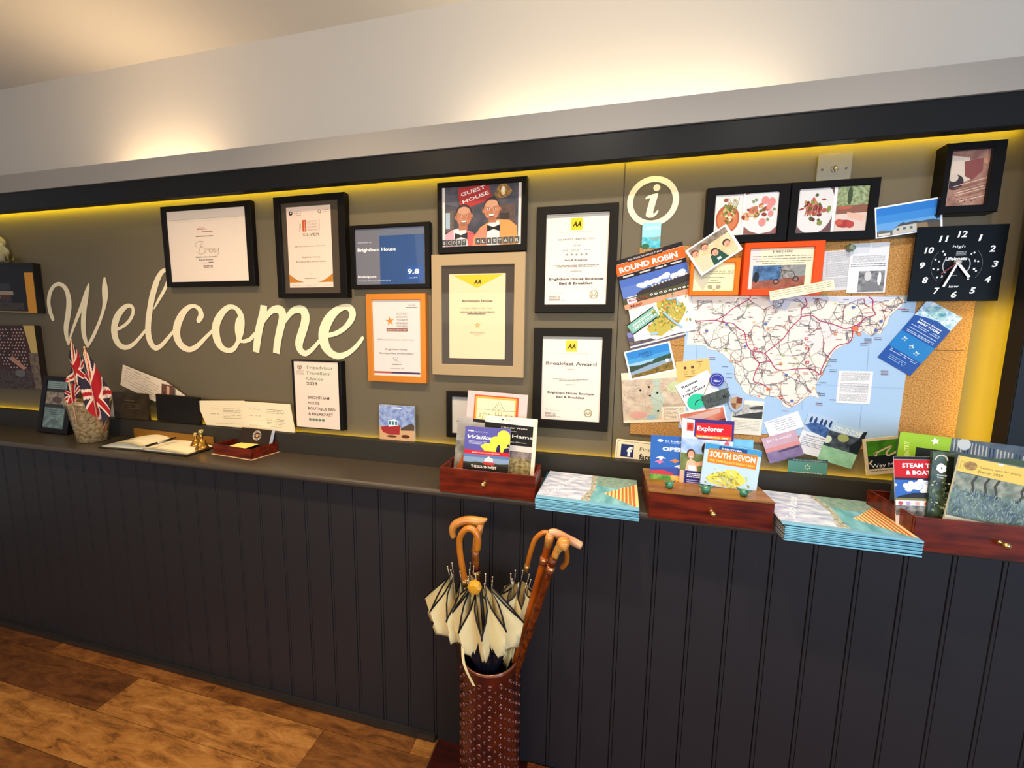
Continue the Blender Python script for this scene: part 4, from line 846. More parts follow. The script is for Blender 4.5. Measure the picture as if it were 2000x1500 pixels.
# overlapping cards below the map
z4 = Z(1460,780,4.689)
sheet('card','white text card, leftmost of the overlapping cards below the map','card',z4(150,212, 462,108, 520,250, 205,350),lambda f:(f.scrib(.25,.8,[.22,.34,.50,.64,.76],.035,'9a9aa8',.8),f.scrib(.08,.5,[.1],.03,'7a8ab8')),y=-.0092,paper='eeeef4')
def d_peng(f):
    f.rect(0,0,1,.45,'b8cbe4'); f.poly(f.N(.02,.30,.3,.18,.6,.2,.98,.3,.9,.5,.3,.42)[::-1],M('4a72b0',.5,c2='2c4c86',scale=80))
    for x in (.12,.28,.48,.62,.8): f.ell(x+.04,.15,.05,.075,'26406e',10); f.ell(x+.04,.08,.03,.025,'26406e',8)
    f.t('Penguins on Tour',.18,.86,.53,.03,'3a4668',.02); f.scrib(.1,.9,[.60,.65,.71,.75,.79],.014,'8a90a8',.85)
sheet('card','tall white card with blue silhouettes, middle of the overlapping cards','card',z4(470,96, 790,185, 715,545, 520,500),d_peng,y=-.0102,paper='eceff6')
def d_pink(f): f.rect(0,0,1,.45,M('c8a0b4',.5,c2='d8b4c4',scale=10)); f.rect(0,.42,1,.60,'e49a9a'); f.rect(0,.58,1,1,M('9a86ac',.5,c2='8070a0',scale=30)); f.poly(f.N(.3,.64,.5,.60,.95,.58,.95,.66,.4,.68)[::-1],'5c4a6a'); f.t('BAY & AWAY',.12,.85,.16,.10,'f6eef4',.01)
sheet('card','pink sunset seascape card, lowest at the left of the overlapping cards','card',z4(130,358, 440,280, 518,505, 200,592),d_pink,y=-.0112,paper='c8a0b4')
def d_cove(f): f.rect(0,0,1,.22,'b4cfe4'); f.t('GODLEY COVE',.08,.88,.13,.13,'f4f8fa',.01); f.rect(0,.22,1,.62,M('56606c',.5,c2='24303a',scale=60)); f.ell(.45,.32,.16,.10,'a8b070',12); f.poly(f.N(1,.0,1,.6,.75,.6,.7,.45,.85,.3,.9,.05)[::-1],'16222c'); f.rect(0,.62,1,1,M('8cc49a',.5,c2='a8d8b4',scale=40)); f.ell(.05,.45,.12,.10,'dce8d0',12)
sheet('card','coastal cove card with a green lower half, right of the overlapping cards','card',z4(780,205, 1092,292, 955,640, 640,545),d_cove,y=-.0108,paper='9ccfae',round_=.003)
def d_adv(f): f.rect(0,0,1,.14,'3a4a58'); f.t('THE OUTDOOR EXPERTS',.12,.95,.08,.07,'c8d4d4'); f.rect(0,.86,1,1,'c8a23c'); f.star(.5,.42,.010,'dcead8',0,.55,6); f.ell(.5,.42,.05,.09,'5f9a84',10); f.t('ADVENTURE SOUTH',.10,.88,.74,.10,'f2f0c8',.03)
sheet('card','dark green adventure card standing at the ledge below the overlapping cards','card',[(1540,894),(1617,899),(1614,937),(1537,931)],d_adv,y=-.018,paper='5f9a8c')
def d_way(f):
    f.rect(.08,.07,1,.5,M('4f8f1c',.5,c2='2f6a14',scale=30)); f.rect(.08,.48,1,.84,'171c22'); q = catmull([(.10,.70),(.22,.55),(.32,.44),(.26,.42),(.42,.36),(.62,.28),(.72,.26),(.58,.42),(.62,.50),(.78,.44),(.9,.38)],4); f.line(f.N(*[v for p_ in q for v in p_]),.0048,'d8c090')
    f.poly(f.N(.1,.47,.5,.52,.5,.6,.1,.6),'171c22'); f.t('Way Marker',.14,1.18,.75,.11,'f0e8dc'); f.scrib(.1,1,[.90],.02,'7a6a4a',.97)
sheet('guide_book','green Way guide cover with a tan winding path, left of the right box','booklet',[(1686,858),(1762,851),(1766,922),(1692,929)],d_way,y=-.030,paper='dcc49c',t=.004)
def d_fb_(f): f.ring(0,0,0.0001,0,'ffffff') if 0 else None; f.line(f.N(.03,.08,.97,.08,.97,.92,.03,.92,.03,.08),.0012,'22304e'); f.rect(.10,.20,.33,.76,'22306a'); f.t('f',.21,.31,.50,.40,'ffffff',.05); f.t('Find us on',.44,.96,.34,.15,'2a2a34'); f.t('facebook',.44,.96,.66,.24,'14141c',.03)
sheet('small_sign','cream rounded sign with a blue square letter f, left of the blue garden booklet','sign',[(1203,857),(1312,868),(1309,914),(1201,900)],d_fb_,y=-.020,paper='fdeec8',t=.003,round_=.006,printname='lettering')
def d_coast(f):
    f.rect(.0,.0,1,.62,M('7186c0',.4,c2='a9b8dc',scale=50,detail=2)); f.rect(0,.6,1,1,'d8a878'); f.poly(f.N(.03,.62,.22,.58,.55,.52,.60,.56,.58,.80,.30,.82,.10,.76)[::-1],'a83232'); f.poly(f.N(.25,.42,.45,.38,.55,.42,.55,.55,.27,.60)[::-1],'e4ecf0'); 
    for x in (.27,.36,.46): f.rect(x,.44,x+.06,.54,'3a7a88')
    f.poly(f.N(.62,.62,.92,.46,1,.52,1,.66,.62,.68)[::-1],'5a4a40'); f.ell(.75,.84,.12,.05,'5a3424',10); f.ell(.35,.86,.15,.03,'5a3424',10); f.rect(.40,.05,.65,.08,'eef0f6')
sheet('coaster','square picture coaster of a red boat standing on the ledge','coaster',[(742,791),(810,794),(808,866),(740,859)],d_coast,y=-.030,paper='b8c0cc',t=.010,round_=.004)

# ------------------------------------------------------------------ left end pictures, jar, plant
def d_l1(f):
    f.all('1a1b20'); f.rect(.15,.40,.62,.80,M('26262e',.5,c2='3a3a42',scale=50)); f.poly(f.N(.30,.56,.66,.56,.66,.64,.48,.64,.48,.70,.32,.70),'a0917a'); f.rect(.45,.64,.60,.72,'5a2e24'); f.rect(.0,.97,.86,1.0,'9a8258'); f.rect(0,.80,.80,.95,M('2e2620',.5,c2='4a3c30',scale=60)); f.rect(.86,.19,.99,1,'dc9430')
sheet('photo_block','upper left dark photo block with an orange strip carrying the glass jar','picture',[(-60,513),(62,516),(75,609),(-52,611)],d_l1,y=-.030,paper='8a7460',t=.026,ms=M('1a1614',.4))
def d_l2(f):
    f.all(M('2a1614',.5,c2='4a1e1a',scale=16)); z=f.z(); r=random.Random(3)
    for i in range(9):
        for j in range(14):
            x,y=.44+.045*i+(.022 if j%2 else 0),.06+.05*j
            if x<.84 and r.random()<.8: f.ell(x,y,.011,.013,'d8b4a0',6,same=True)
    f.poly(f.N(.84,0,1,0,1,.42,.90,.42),'d6b468'); f.poly(f.N(.86,.42,1,.42,1,1,.90,1)[::-1],M('8a7460',.5,c2='5a4a38',scale=50)); f.poly(f.N(.55,.52,.62,.48,.80,.66,.76,.70),'c08a70'); f.rect(0,.70,.88,1,M('2a1c1a',.5,c2='5a4a44',scale=70)); f.ell(.70,.75,.08,.06,'6a6a68',10)
sheet('photo_block','lower left photo block with a dotted white grid pattern on dark red','picture',[(-60,637),(69,635),(81,762),(-45,754)],d_l2,y=-.026,paper='9a8670',t=.022,ms=M('2a201a',.4))
# jar stands on the upper block
jb = onY(5, 512, -.030); b = MB(); GL = M('e8e4c8',.08,spec=.6,trans=.6)
b.lathe([(0,0),(.036,.0),(.040,.01),(.040,.06),(.030,.075),(.026,.085),(.031,.087),(.031,.094),(.024,.096)],GL,(0,0,0),28); o = b.build('glass_jar', None, True, loc=(jb.x-.005, -.042, jb.z-.0)); tag(o,'glass jar with domed lid on the upper left photo block','jar')
b = MB(); b.lathe([(.033,0),(.032,.006),(.026,.020),(.014,.030),(.006,.033),(.006,.036),(.010,.042),(.006,.048),(0,.049)],M('e9dfae',.15,spec=.6,trans=.5),(0,0,.0965),24); b.build('lid', o, True, loc=None, mat=Matrix.Translation(o.location))
b = MB(); r = random.Random(2)
for i in range(26):
    a = r.uniform(0,6.28); q = r.uniform(0,.026); L = r.uniform(.006,.012); c_ = Vector((math.cos(a)*q,math.sin(a)*q,r.uniform(.008,.05)))
    b.lathe([(0,-L),(L*.8,-L*.4),(L,0),(L*.7,L*.5),(0,L)],M(['7a5a2c','a88a44','4a3420'][i%3],.6),c_,8)
tag(b.build('dried_filling', o, mat=Matrix.Translation(o.location)), kind='stuff')
o = empty('dried_plant', (jb.x+.075,-.035,jb.z), 'small clump of dark dried foliage beside the glass jar', 'plant'); b = MB()
for i in range(40):
    a = r.uniform(0,6.28); e_ = r.uniform(.1,1.3); L = r.uniform(.015,.045); p0 = Vector((r.gauss(0,.012),r.gauss(0,.006),.001)); p1 = p0+Vector((math.cos(a)*math.cos(e_)*L*.8,math.sin(a)*math.cos(e_)*L*.3,math.sin(e_)*L)); s_ = Vector((-math.sin(a),math.cos(a)*.3,0.3))*.006
    b.add([p0,(p0+p1)/2+s_,p1,(p0+p1)/2-s_],[(0,1,2,3)],M(['4a3a1c','6a5a24','3a2416','7a7a3a'][i%4],.6))
tag(b.build('foliage', o, mat=Matrix.Translation(o.location)), kind='stuff')

# ------------------------------------------------------------------ left part of counter and ledge
def lean(y, z, deg): a = math.radians(deg); return dict(pt=Vector((0, y, z)), n=Vector((0, -math.cos(a), math.sin(a))))
def d_lf(f):
    f.all('3a4846'); f.rect(.04,.02,.96,.17,'8fa6a0'); f.scrib(.1,.9,[.06,.10,.14],.02,'5a706c',.9); f.rect(0,.17,1,.23,'1c1a18'); f.rect(.02,.24,.98,.52,M('b0a08a',.5,c2='6a5a48',scale=60)); f.ell(.6,.40,.22,.07,'5a4636',14); f.rect(.1,.49,.9,.55,'2a2420'); f.rect(.02,.57,.98,.98,M('8aa09c',.5,c2='5c706e',scale=40)); f.scrib(.1,.9,[.62,.66,.70],.015,'4c605c',.8); f.ell(.55,.85,.2,.05,'5c6c68',12)
framed('black leaning frame with grey blue prints on the counter, left of the flags', [(82,733),(135,737),(138,851),(73,842)], [(91,742.6),(129,744),(127,841),(79,833.6)], .018, '100d0b',
       [('print_sheet','3a4846',[(91,742.6),(129,744),(127,841),(79,833.6)], d_lf)], **lean(-.118,.956,10))
# flags in a tapered glass vase
vb = onZ(175, 858, .968); vx, vy = vb.x-.012, -.150
b = MB(); GV = M('c2aa80',.14,spec=.8,c2='84683f',scale=90,bump=1,bscale=200,metal=.15)
N_ = 28; prof = [(.000,0),(.044,.000),(.050,.004),(.054,.05),(.062,.11),(.070,.17),(.074,.185),(.070,.186),(.058,.12),(.048,.02),(0,.018)]
b.lathe(prof, GV, (0,0,0), N_)
for i,v in enumerate(b.v):
    a = math.atan2(v.y,v.x); v.z += (.006*math.cos(6*a) if v.z > .18 else 0); q = 1+.03*math.cos(12*a); v.x *= q; v.y *= q
va = b.build('vase', None, True, loc=(vx, vy, .955)); tag(va,'tapered crackled glass vase holding small flags on the counter','vase')
def union(u, v):
    """colour of a union flag at u,v in 0..1 (2:1)"""
    x, y = (u-.5)*2, (v-.5); ax, ay = abs(x), abs(y)
    if ax < .10 or ay < .115: return 2
    if ax < .155 or ay < .175: return 1
    d = abs(ay-ax/2)*.894
    if d < .045: return 2
    if d < .115: return 1
    return 0
FB, FW, FR = M('2e2638',.75), M('f0d2bc',.75), M('b0161e',.75)
def flag(label, A, B, C, D, y, seed, pole, wav=.008):
    root = empty('hand_flag', onY(*pole[1], y), label, 'flag', None); b = MB(); r = random.Random(seed); nu, nv = 64, 40
    P = [onY(q[0], q[1], y) for q in (A,B,C,D)]; ph = r.uniform(0,6); vs = []
    for j in range(nv+1):
        for i in range(nu+1):
            u, v = i/nu, j/nv; p = (P[0]*(1-u)+P[1]*u)*(1-v)+(P[3]*(1-u)+P[2]*u)*v
            p = p + Vector((0, wav*math.sin((p.x*90+p.z*25)+ph)*(.3+u), 0)) + Vector((.004*math.sin(v*9+ph)*u,0,.004*math.sin(u*8+ph)))
            vs.append(p)
    cols = [FB,FW,FR]; fs = {0:[],1:[],2:[]}
    for j in range(nv):
        for i in range(nu): fs[union((i+.5)/nu,(j+.5)/nv)].append((j*(nu+1)+i,j*(nu+1)+i+1,(j+1)*(nu+1)+i+1,(j+1)*(nu+1)+i))
    allf = []; mi = []
    for k in fs: allf += fs[k]; mi += [k]*len(fs[k])
    mesh('flag_cloth', vs, allf, cols, root, mi, True)
    MB().tube([onY(*pole[0], y-.004), onY(*pole[1], y-.004)], [.0022,.0022], M('e8b08a',.4), 8).build('pole', root, True)
    MB().lathe([(0,.0),(.003,.002),(.004,.006),(.0025,.011),(0,.013)], M('e0a878',.4), onY(*pole[0], y-.004), 10).build('finial', root, True)
flag('small union flag draped to the front over the vase rim', (165,682),(160,775),(205,845),(219,768), -.235, 1, ((165,682),(193,832)))
flag('small union flag draped behind at the left of the vase', (139,668),(133,742),(160,772),(166,705), -.185, 5, ((139,667),(152,800)))
flag('small union flag tucked low at the left rim of the vase', (133,745),(125,785),(150,812),(156,755), -.21, 9, ((134,742),(150,830)), .005)
sheet('card','pale card standing on the ledge just behind the flag vase','card',[(203,765),(216,766),(225,815),(208,813)],lambda f:f.scrib(.1,.9,[.3,.4,.5],.02,'b0a898'),y=-.036,paper='cfc8bc')
def d_oc(f): f.rect(.04,.04,.96,.96,M('4c3e2a',.5,c2='3a2f20',scale=20)); f.t('thank you',.34,.62,.28,.05,'9a8a68'); f.scrib(.25,.75,[.42,.50,.58],.018,'7a6a4c',.8)
sheet('display_card','dark olive card standing on the ledge right of the flag vase','card',[(217,766),(286,769),(291,822),(225,815)],d_oc,y=-.050,paper='3a3022',t=.010,ms=M('2a1e12'))
def d_let(f): f.scrib(.04,.6,[.12],.03,'a89480',.6); f.scrib(.06,.82,[.24,.34,.44,.54,.64],.018,'b8a48c',.9,3); f.scrib(.2,.85,[.74],.018,'b8a48c',.9,4)
sheet('letter','folded cream handwritten letter sticking up behind the black folder','letter',[(240,712),(330,750),(322,800),(235,752)],d_let,y=-.022,paper='fbe8ca',poly=[(240,712),(235,752),(302,784),(363,774),(325,746)])
sheet('black_folder','plain black folder standing on the ledge left of the open visitors book','folder',[(301,768),(384,778),(394,829),(310,822)],lambda f:f.line(f.N(.01,.02,.98,.02),.001,'2a2420'),y=-.050,paper='120c0a',t=.012)
sheet('photo_print','tiny brown photo poking up above the black folder','photo',[(317,748),(342,757),(339,775),(314,772)],lambda f:(f.rect(.0,.0,1,1,M('4a2a22',.5,c2='8a5a48',scale=90)),f.rect(.4,.1,.62,.9,'e0b090')),y=-.030,paper='3a2420')
vb_ = empty('visitors_book', onY(480,838,-.045), 'open visitors book with handwriting propped upright on the ledge', 'book')
def page(name, q, dr, y=-.046):
    f = Face(q, y=y); o = f.slab(name, M('fbe8c0',.6), .006, 0, vb_, poly=[f.p(v)[0] for v in [q[3],q[2],q[1],q[0]]]); dr(f); f.done('handwriting', o)
def d_p1(f):
    for y in (.2,.35,.5,.65,.8): f.line(f.N(.1,y,.98,y),.0004,'dcc89a')
    f.scrib(.22,.42,[.28,.52],.016,'8a7452',.8); f.scrib(.52,.92,[.30,.36,.42,.55,.61,.67],.014,'8a7452',.85); f.scrib(.3,.95,[.88],.012,'a89068',.8)
def d_p2(f):
    for y in (.2,.35,.5,.65,.8): f.line(f.N(.02,y,.9,y),.0004,'dcc89a')
    f.scrib(.12,.35,[.26,.50],.016,'8a7452',.8,5); f.scrib(.48,.85,[.24,.30,.36,.58,.64,.70,.76],.014,'8a7452',.85,6); f.scrib(.1,.8,[.86],.012,'a89068',.8,7)
page('left_page',[(383,783),(475,783),(480,836),(403,830)],d_p1); page('right_page',[(475,784),(565,790),(575,845),(480,836)],d_p2,-.0462)
MB().tube([onY(382,780,-.038),onY(470,782,-.038),onY(567,790,-.038)],.0015,M('1a1210'),6).build('cover', vb_)
# gold woven strip behind the guest book
f = Face([(262,838),(417,852),(417,884),(262,862)], y=-.066); f.h = .05
o = f.slab('gold_box', M('b07c2c',.45,metal=.35,c2='7a5218',scale=500,lo=.45,hi=.55), .004); tag(o,'low gold woven box front behind the open guest book','box')
for i in range(24):
    f.line([(f.w*i/24,0),(f.w*(i+1)/24,-f.h)],.0006,'7a5218',same=bool(i)); f.line([(f.w*(i+1)/24,0),(f.w*i/24,-f.h)],.0006,'7a5218',same=True)
f.done('weave', o)
# guest book lying open with a pen
gb = empty('guest_book', onZ(310,875,.9555), 'open guest book with blank cream pages lying on the counter', 'book')
zc = .9552
def P2(x, y, z=None): v = onZ(x, y, zc if z is None else z); return v
cv = [P2(192,875),P2(285,850),P2(345,853),P2(420,875),P2(364,893),P2(275,882)]
MB().prism([(v.x,v.y) for v in cv][::-1], zc, zc+.003, M('1c1008',.5)).build('cover', gb)
PG = M('fdf0cf',.6)
def pages(name, e0, e1, hump, th):
    """a page block between the outer edge e0 and the gutter e1 (each two pixel points, near and far)"""
    b = MB(); n, m_ = 14, 6; vs = []
    a0, a1, b0, b1 = P2(*e0[0]), P2(*e0[1]), P2(*e1[0]), P2(*e1[1])
    for j in range(m_+1):
        for i in range(n+1):
            u, v = i/n, j/m_; p = (a0*(1-v)+a1*v)*(1-u)+(b0*(1-v)+b1*v)*u
            p.z = zc+.0032+th*(u**.4)+hump*math.sin(math.pi*u**1.4)*(1 if u<1 else 0); vs.append(p)
    k = len(vs); vs += [Vector((v.x,v.y,zc+.003)) for v in vs]
    W_ = n+1; fs = [(j*W_+i,j*W_+i+1,(j+1)*W_+i+1,(j+1)*W_+i) for j in range(m_) for i in range(n)]
    ring = [i for i in range(n+1)]+[j*W_+n for j in range(1,m_+1)]+[m_*W_+i for i in range(n-1,-1,-1)]+[j*W_ for j in range(m_-1,0,-1)]
    fs += [(ring[i],ring[(i+1)%len(ring)],k+ring[(i+1)%len(ring)],k+ring[i]) for i in range(len(ring))]
    b.add(vs, fs, PG); b.build(name, gb, True)
pages('left_pages', ((197,873),(288,850)), ((277,879),(350,860)), .016, .010)
pages('right_pages', ((366,889),(416,873)), ((279,880),(352,860)), .004, .006)
b = MB(); BK = M('15120f',.25); a, c = onZ(283,872,.985), onZ(343,855,.985); d = c-a
b.tube([a, a+d*.03],[.0006,.0022],M('c8c4bc',.25,metal=.8),10); b.tube([a+d*.03,a+d*.38],.0042,BK,10); b.tube([a+d*.38,a+d*.66],.0032,M('d8d0c0',.2,metal=.5),10); b.tube([a+d*.66,a+d],[.0046,.0036],BK,10)
o = b.build('pen', None, True); tag(o,'black and silver pen lying across the open guest book','pen')
BR = M('c08a3a',.22,metal=.9)
def bell(label, px, h, r, z):
    p = onZ(*px, z); b = MB(); 
    b.lathe([(0,0),(r,0),(r*1.02,h*.03),(r*.86,h*.10),(r*.66,h*.24),(r*.56,h*.38),(r*.42,h*.44),(r*.24,h*.47),(r*.2,h*.55),(r*.28,h*.62),(r*.2,h*.68),(r*.18,h*.74)],BR,(0,0,0),24)
    o = b.build('brass_bell', None, True, loc=p); tag(o,label,'bell')
    b = MB(); b.lathe([(r*.18,h*.74),(r*.34,h*.76),(r*.36,h*.84),(r*.34,h*.96),(r*.2,h),(0,h)],M('e0c078',.2,metal=.8),(0,0,0),18); b.build('handle', o, True, mat=Matrix.Translation(p))
bell('taller brass hand bell standing on the guest book page', (395,876), .082, .025, .966)
bell('shorter brass hand bell behind the taller one on the guest book', (383,869), .055, .021, .966)
# business card tray
A_, B_, C_ = onZ(417,886,.9555), onZ(491,898,.9555), onZ(537,881,.9555)
tr = empty('card_tray', (A_+B_)/2, 'small dark wooden card tray right of the brass bells', 'tray')
ux = (B_-A_).normalized(); uy = Vector((-ux.y,ux.x,0)); Lx = (B_-A_).length; Ly = min(.14,abs((C_-B_).dot(uy)))
mt = Matrix.Identity(4)
for i in range(3): mt[i][0], mt[i][1], mt[i][2], mt[i][3] = ux[i], uy[i], (0,0,1)[i], A_[i]
MH = M('7c260c',.3,spec=.4,c2='4c1408',scale=9,stretch=(1,6,6),coat=.2)
def openbox(L, D, H, t, parent, mt, back=None):
    for nm, a, b_ in (('front_panel',(0,0,0),(L,t,H)),('back_panel',(0,D-t,0),(L,D,back or H)),('side_panel',(0,t,0),(t,D-t,H)),('side_panel',(L-t,t,0),(L,D-t,H)),('bottom_panel',(t,t,0),(L-t,D-t,t))):
        MB().box(a,b_,MH,.0012).build(nm, parent, mat=mt)
openbox(Lx, Ly, .042, .004, tr, mt)
kb = MB(); kb.lathe([(0,.010),(.004,.009),(.0045,.005),(.002,.002),(.002,0)],M('3a2a1a',.3,metal=.6),(0,0,0),12); kb.build('knob', tr, True, mat=mt@Matrix.Translation((Lx,Ly*.55,.022))@Matrix.Rotation(math.pi/2,4,'Y'))
mp_ = Matrix.Translation((0,0,-.0004)); MB().box((-.006,-.006,-.0006),(Lx+.008,Ly+.004,.0),M('d8b890',.7)).build('paper_mat', tr, mat=mt)
cy_ = (A_+uy*Ly*.5).y
def d_logo(f):
    f.ring(.55,.48,f.h*.36,.0012,'e8d4c0',30); f.ring(.55,.48,f.h*.24,.0008,'e8d4c0',30); f.star(.55,.48,f.h*.16,'c89a6c',.2,.6,5)
    for i in range(14): a=2*math.pi*i/14; f.ell(.55+math.cos(a)*f.h*.30/f.w,.48+math.sin(a)*.30,.022,.03,'e8d4c0',6)
o_, f_ = sheet('card_stack','dark business cards with a round cream emblem standing in the small tray','cards',[(474,835),(533,840),(524,868),(466,860)],d_logo,paper='2c1f16',t=.016,ms=M('dfe0ea'),ext=.012,**lean(cy_,.985,18))
o_, f_ = sheet('card','small yellow card lying in the front of the wooden tray','card',[(461,864),(495,866),(489,877),(452,873)],None,paper='f6e27a',z=.992,t=.001)

# ------------------------------------------------------------------ mahogany boxes
def knob(parent, p, r=.008):
    b = MB(); b.lathe([(0,.020),(r*.6,.0195),(r,.016),(r*.9,.012),(r*.4,.008),(r*.35,.003),(r*.8,.001),(r*.8,0)],M('d8b070',.2,metal=.9),(0,0,0),20)
    b.build('knob', parent, True, mat=Matrix.Translation(p)@Matrix.Rotation(math.pi/2,4,'X'))
def T(x, y, z, rz=0): return Matrix.Translation((x,y,z))@Matrix.Rotation(rz,4,'Z')
b1 = empty('leaflet_box', (-.335,-.278,ZC+.001), 'open mahogany box of walking booklets, leftmost of the three large boxes', 'box', None)
openbox(.310,.115,.080,.007,b1,T(-.492,-.278,ZC+.001)); knob(b1,(-.342,-.278,ZC+.043))
b2 = empty('leaflet_box', (.297,-.297,ZC+.001), 'closed mahogany box with green figurines on top, middle of the three large boxes', 'box', None)
MT = M('a06c28',.35,spec=.5,c2='7c5018',scale=8,stretch=(1,5,1))
MB().box((.142,-.297,ZC+.001),(.452,-.105,ZC+.076),MH,.002).build('body', b2); MB().box((.141,-.298,ZC+.076),(.453,-.104,ZC+.081),MT,.0015).build('lid', b2); knob(b2,(.303,-.297,ZC+.037))
b3 = empty('leaflet_box', (.95,-.309,ZC+.001), 'open mahogany box of booklets at the far right end', 'box', None)
openbox(.40,.175,.083,.007,b3,T(.745,-.309,ZC+.001,-.0)); knob(b3,(.912,-.309,ZC+.042))

# booklets in the left box
def d_hc(f):
    f.rect(.12,.12,.86,1,'d4552c'); f.rect(.14,.17,.82,1,'f0b04c'); f.rect(.17,.24,.80,1,'fbe6b8'); L = '2c4a42'
    f.line(f.N(.17,.62,.44,.62),.0012,'6a7a70'); f.line(f.N(.44,.62,.54,.30,.64,.62,.80,.60),.0018,L); f.line(f.N(.46,.66,.54,.42,.62,.66),.0012,L)
    for x in (.23,.38,.66,.76): f.ring(x,.80,.0036,.0010,L,12,ry=.0045); f.line(f.N(x,.75,x,.86),.0008,L); f.line(f.N(x-.03,.88,x+.03,.88),.0010,L)
    for x in (.31,.70): f.line(f.N(x-.03,.98,x-.03,.80,x-.015,.74,x,.72,x+.015,.74,x+.03,.80,x+.03,.98),.0012,L)
    f.line(f.N(.49,.95,.49,.66,.54,.58,.59,.66,.59,.95,.49,.95),.0012,L); f.line(f.N(.54,.6,.54,.95),.0010,L); f.line(f.N(.49,.78,.59,.78),.0010,L)
sheet('greeting_card','pink edged card drawn with a gabled house, behind the left box','card',[(917,763),(1031,771),(1028,830),(908,817)],d_hc,paper='dcc2bc',t=.003,ext=.06,**lean(-.155,1.0,6))
def d_gb(f): f.rect(0,0,1,.45,M('b8b2ac',.4,c2='9a948e',scale=10)); f.rect(0,.45,1,1,M('6a6a62',.4,c2='a09a8c',scale=30)); f.poly(f.N(.05,1.0,.2,.72,.3,.78,.35,1.0),'b85a24'); f.rect(.35,.0,1,.06,'1c1816')
sheet('booklet','grey photo covered booklet behind the purple one in the left box','booklet',[(897,815),(978,823),(972,925),(884,912)],d_gb,paper='c8c4bc',t=.006,ext=.05,coat=.3,**lean(-.186,1.0,9))
def d_cw(f):
    f.all('f6ecd4'); f.ell(.34,.055,.02,.015,'3a2430',8); f.scrib(.40,.55,[.055],.012,'b0a890'); f.rect(0,.14,.93,.50,'14110f'); f.poly(f.N(.0,.16,.0,.09,.5,.10,.93,.16),'14110f'); f.poly(f.N(.0,.12,.0,.08,.3,.075,.6,.09,.93,.14),'f6ecd4')
    f.t('Circular Walks',.32,.82,.19,.032,'efe8dc'); f.t('in the',.52,.62,.25,.018,'efe8dc'); f.t('South Hams',.08,.93,.335,.058,'efe8dc',.01); f.t('Coastal South Devon',.16,.82,.44,.02,'efe8dc')
    f.rect(0,.50,.93,.62,'d8cdc0'); f.rect(0,.60,.93,.74,M('6a5a60',.4,c2='9a8a7c',scale=40)); f.rect(0,.72,.93,1,M('5c5030',.4,c2='b09a64',scale=90)); f.rect(.93,0,1,1,'f2e4c4')
sheet('booklet','black and cream Circular Walks booklet at the right of the left box','booklet',[(951,810),(1053,820),(1040,929),(938,918)],d_cw,paper='f2e4c4',t=.005,ext=.045,round_=.006,coat=.3,**lean(-.198,1.0,9))
def d_ws(f):
    f.all('5d5aa4'); f.t('WILD',.06,.20,.10,.035,'ffffff',.03); f.t('swimming',.21,.50,.11,.032,'c8c6e4'); f.t('Walks',.06,.60,.235,.085,'ffffff',.02,.3); f.scrib(.10,.50,[.335,.365,.395],.014,'c8c6e4',.9)
    Y='f6e24e'; f.poly(f.N(.45,.52,.36,.44,.46,.37,.56,.36,.66,.25,.76,.22,1,.2,1,.56,.45,.56),Y)
    for x,y,rx,ry in ((.86,.17,.14,.13),(.70,.30,.13,.11),(.88,.33,.13,.14),(.52,.46,.12,.08)): f.ell(x,y,rx,ry,Y)
    f.poly(f.N(.70,.56,.72,.44,.75,.38,.79,.38,.81,.56),'2a2250'); f.poly(f.N(.86,.56,.88,.46,.96,.43,1,.44,1,.56),'2a2250'); f.poly(f.N(.93,.40,.97,.34,1,.36,1,.43),'2a2250'); f.rect(0,.545,1,.635,'d8202c'); f.t('28 HIGHLY WALKS IN SOUTH WEST DEVON',.18,.80,.59,.026,'f8e8e4',.01)
    f.rect(0,.635,1,.84,'8aa0bc'); f.rect(0,.635,1,.70,'5c7cac'); f.rect(0,.82,1,1,'221c14'); f.poly(f.N(0,.84,.3,.80,.6,.84,1,.80,1,.86,0,.86),'3a3a24')
    f.poly(f.N(.48,.72,.56,.66,.66,.72,.66,.78,.46,.78),'e8e0d8'); f.poly(f.N(.42,.80,.72,.80,.66,.86,.48,.86),'c8342c'); f.t('THE SOUTH WEST',.18,.74,.91,.055,'fff4e6',.035)
sheet('booklet','purple and yellow wild swimming walks booklet at the front of the left box','booklet',[(910,832),(997,838),(993,925),(903,915)],d_ws,paper='d8d0c8',t=.004,ext=.03,coat=.3,**lean(-.222,1.0,9))
# booklets on the middle box
def d_og(f):
    f.all('2f66b4'); f.ell(.16,.10,.05,.03,'eaf2fa',8); f.t("St Luke's",.24,.58,.10,.035,'eaf2fa',.01); f.scrib(.24,.5,[.14],.012,'a8c0e0'); f.t('OPEN GARDENS',.20,1.3,.26,.075,'ffffff',.04); f.scrib(.5,.95,[.35],.03,'e0ecf8')
    for x,y,c_ in ((.18,.44,'e8e4f0'),(.42,.48,'d8823c'),(.66,.47,'e8e4f0'),(.16,.52,'d878a0'),(.50,.59,'e8e4f0'),(.74,.58,'c87a4c')): f.poly(f.N(x-.09,y+.02,x-.05,y-.01,x,y-.03,x+.05,y-.01,x+.09,y+.02),c_); f.ell(x,y+.03,.03,.02,c_,8)
    f.poly(f.N(0,.66,.4,.62,1,.70,1,.80,0,.80),'3f4c9c'); f.poly(f.N(0,.72,.2,.68,.4,.74,.4,.80,0,.80),'c23a4a'); f.rect(0,.78,1,1,M('3f8a34',.4,c2='8ab04a',scale=60)); f.rect(.36,.78,1,1,M('e0923c',.4,c2='f4c060',scale=70))
sheet('booklet','bright blue Open Gardens booklet at the left on the middle box','booklet',[(1268,849),(1386,857),(1388,957),(1272,946)],d_og,paper='3a66ac',t=.004,coat=.3,**lean(-.200,1.036,8))
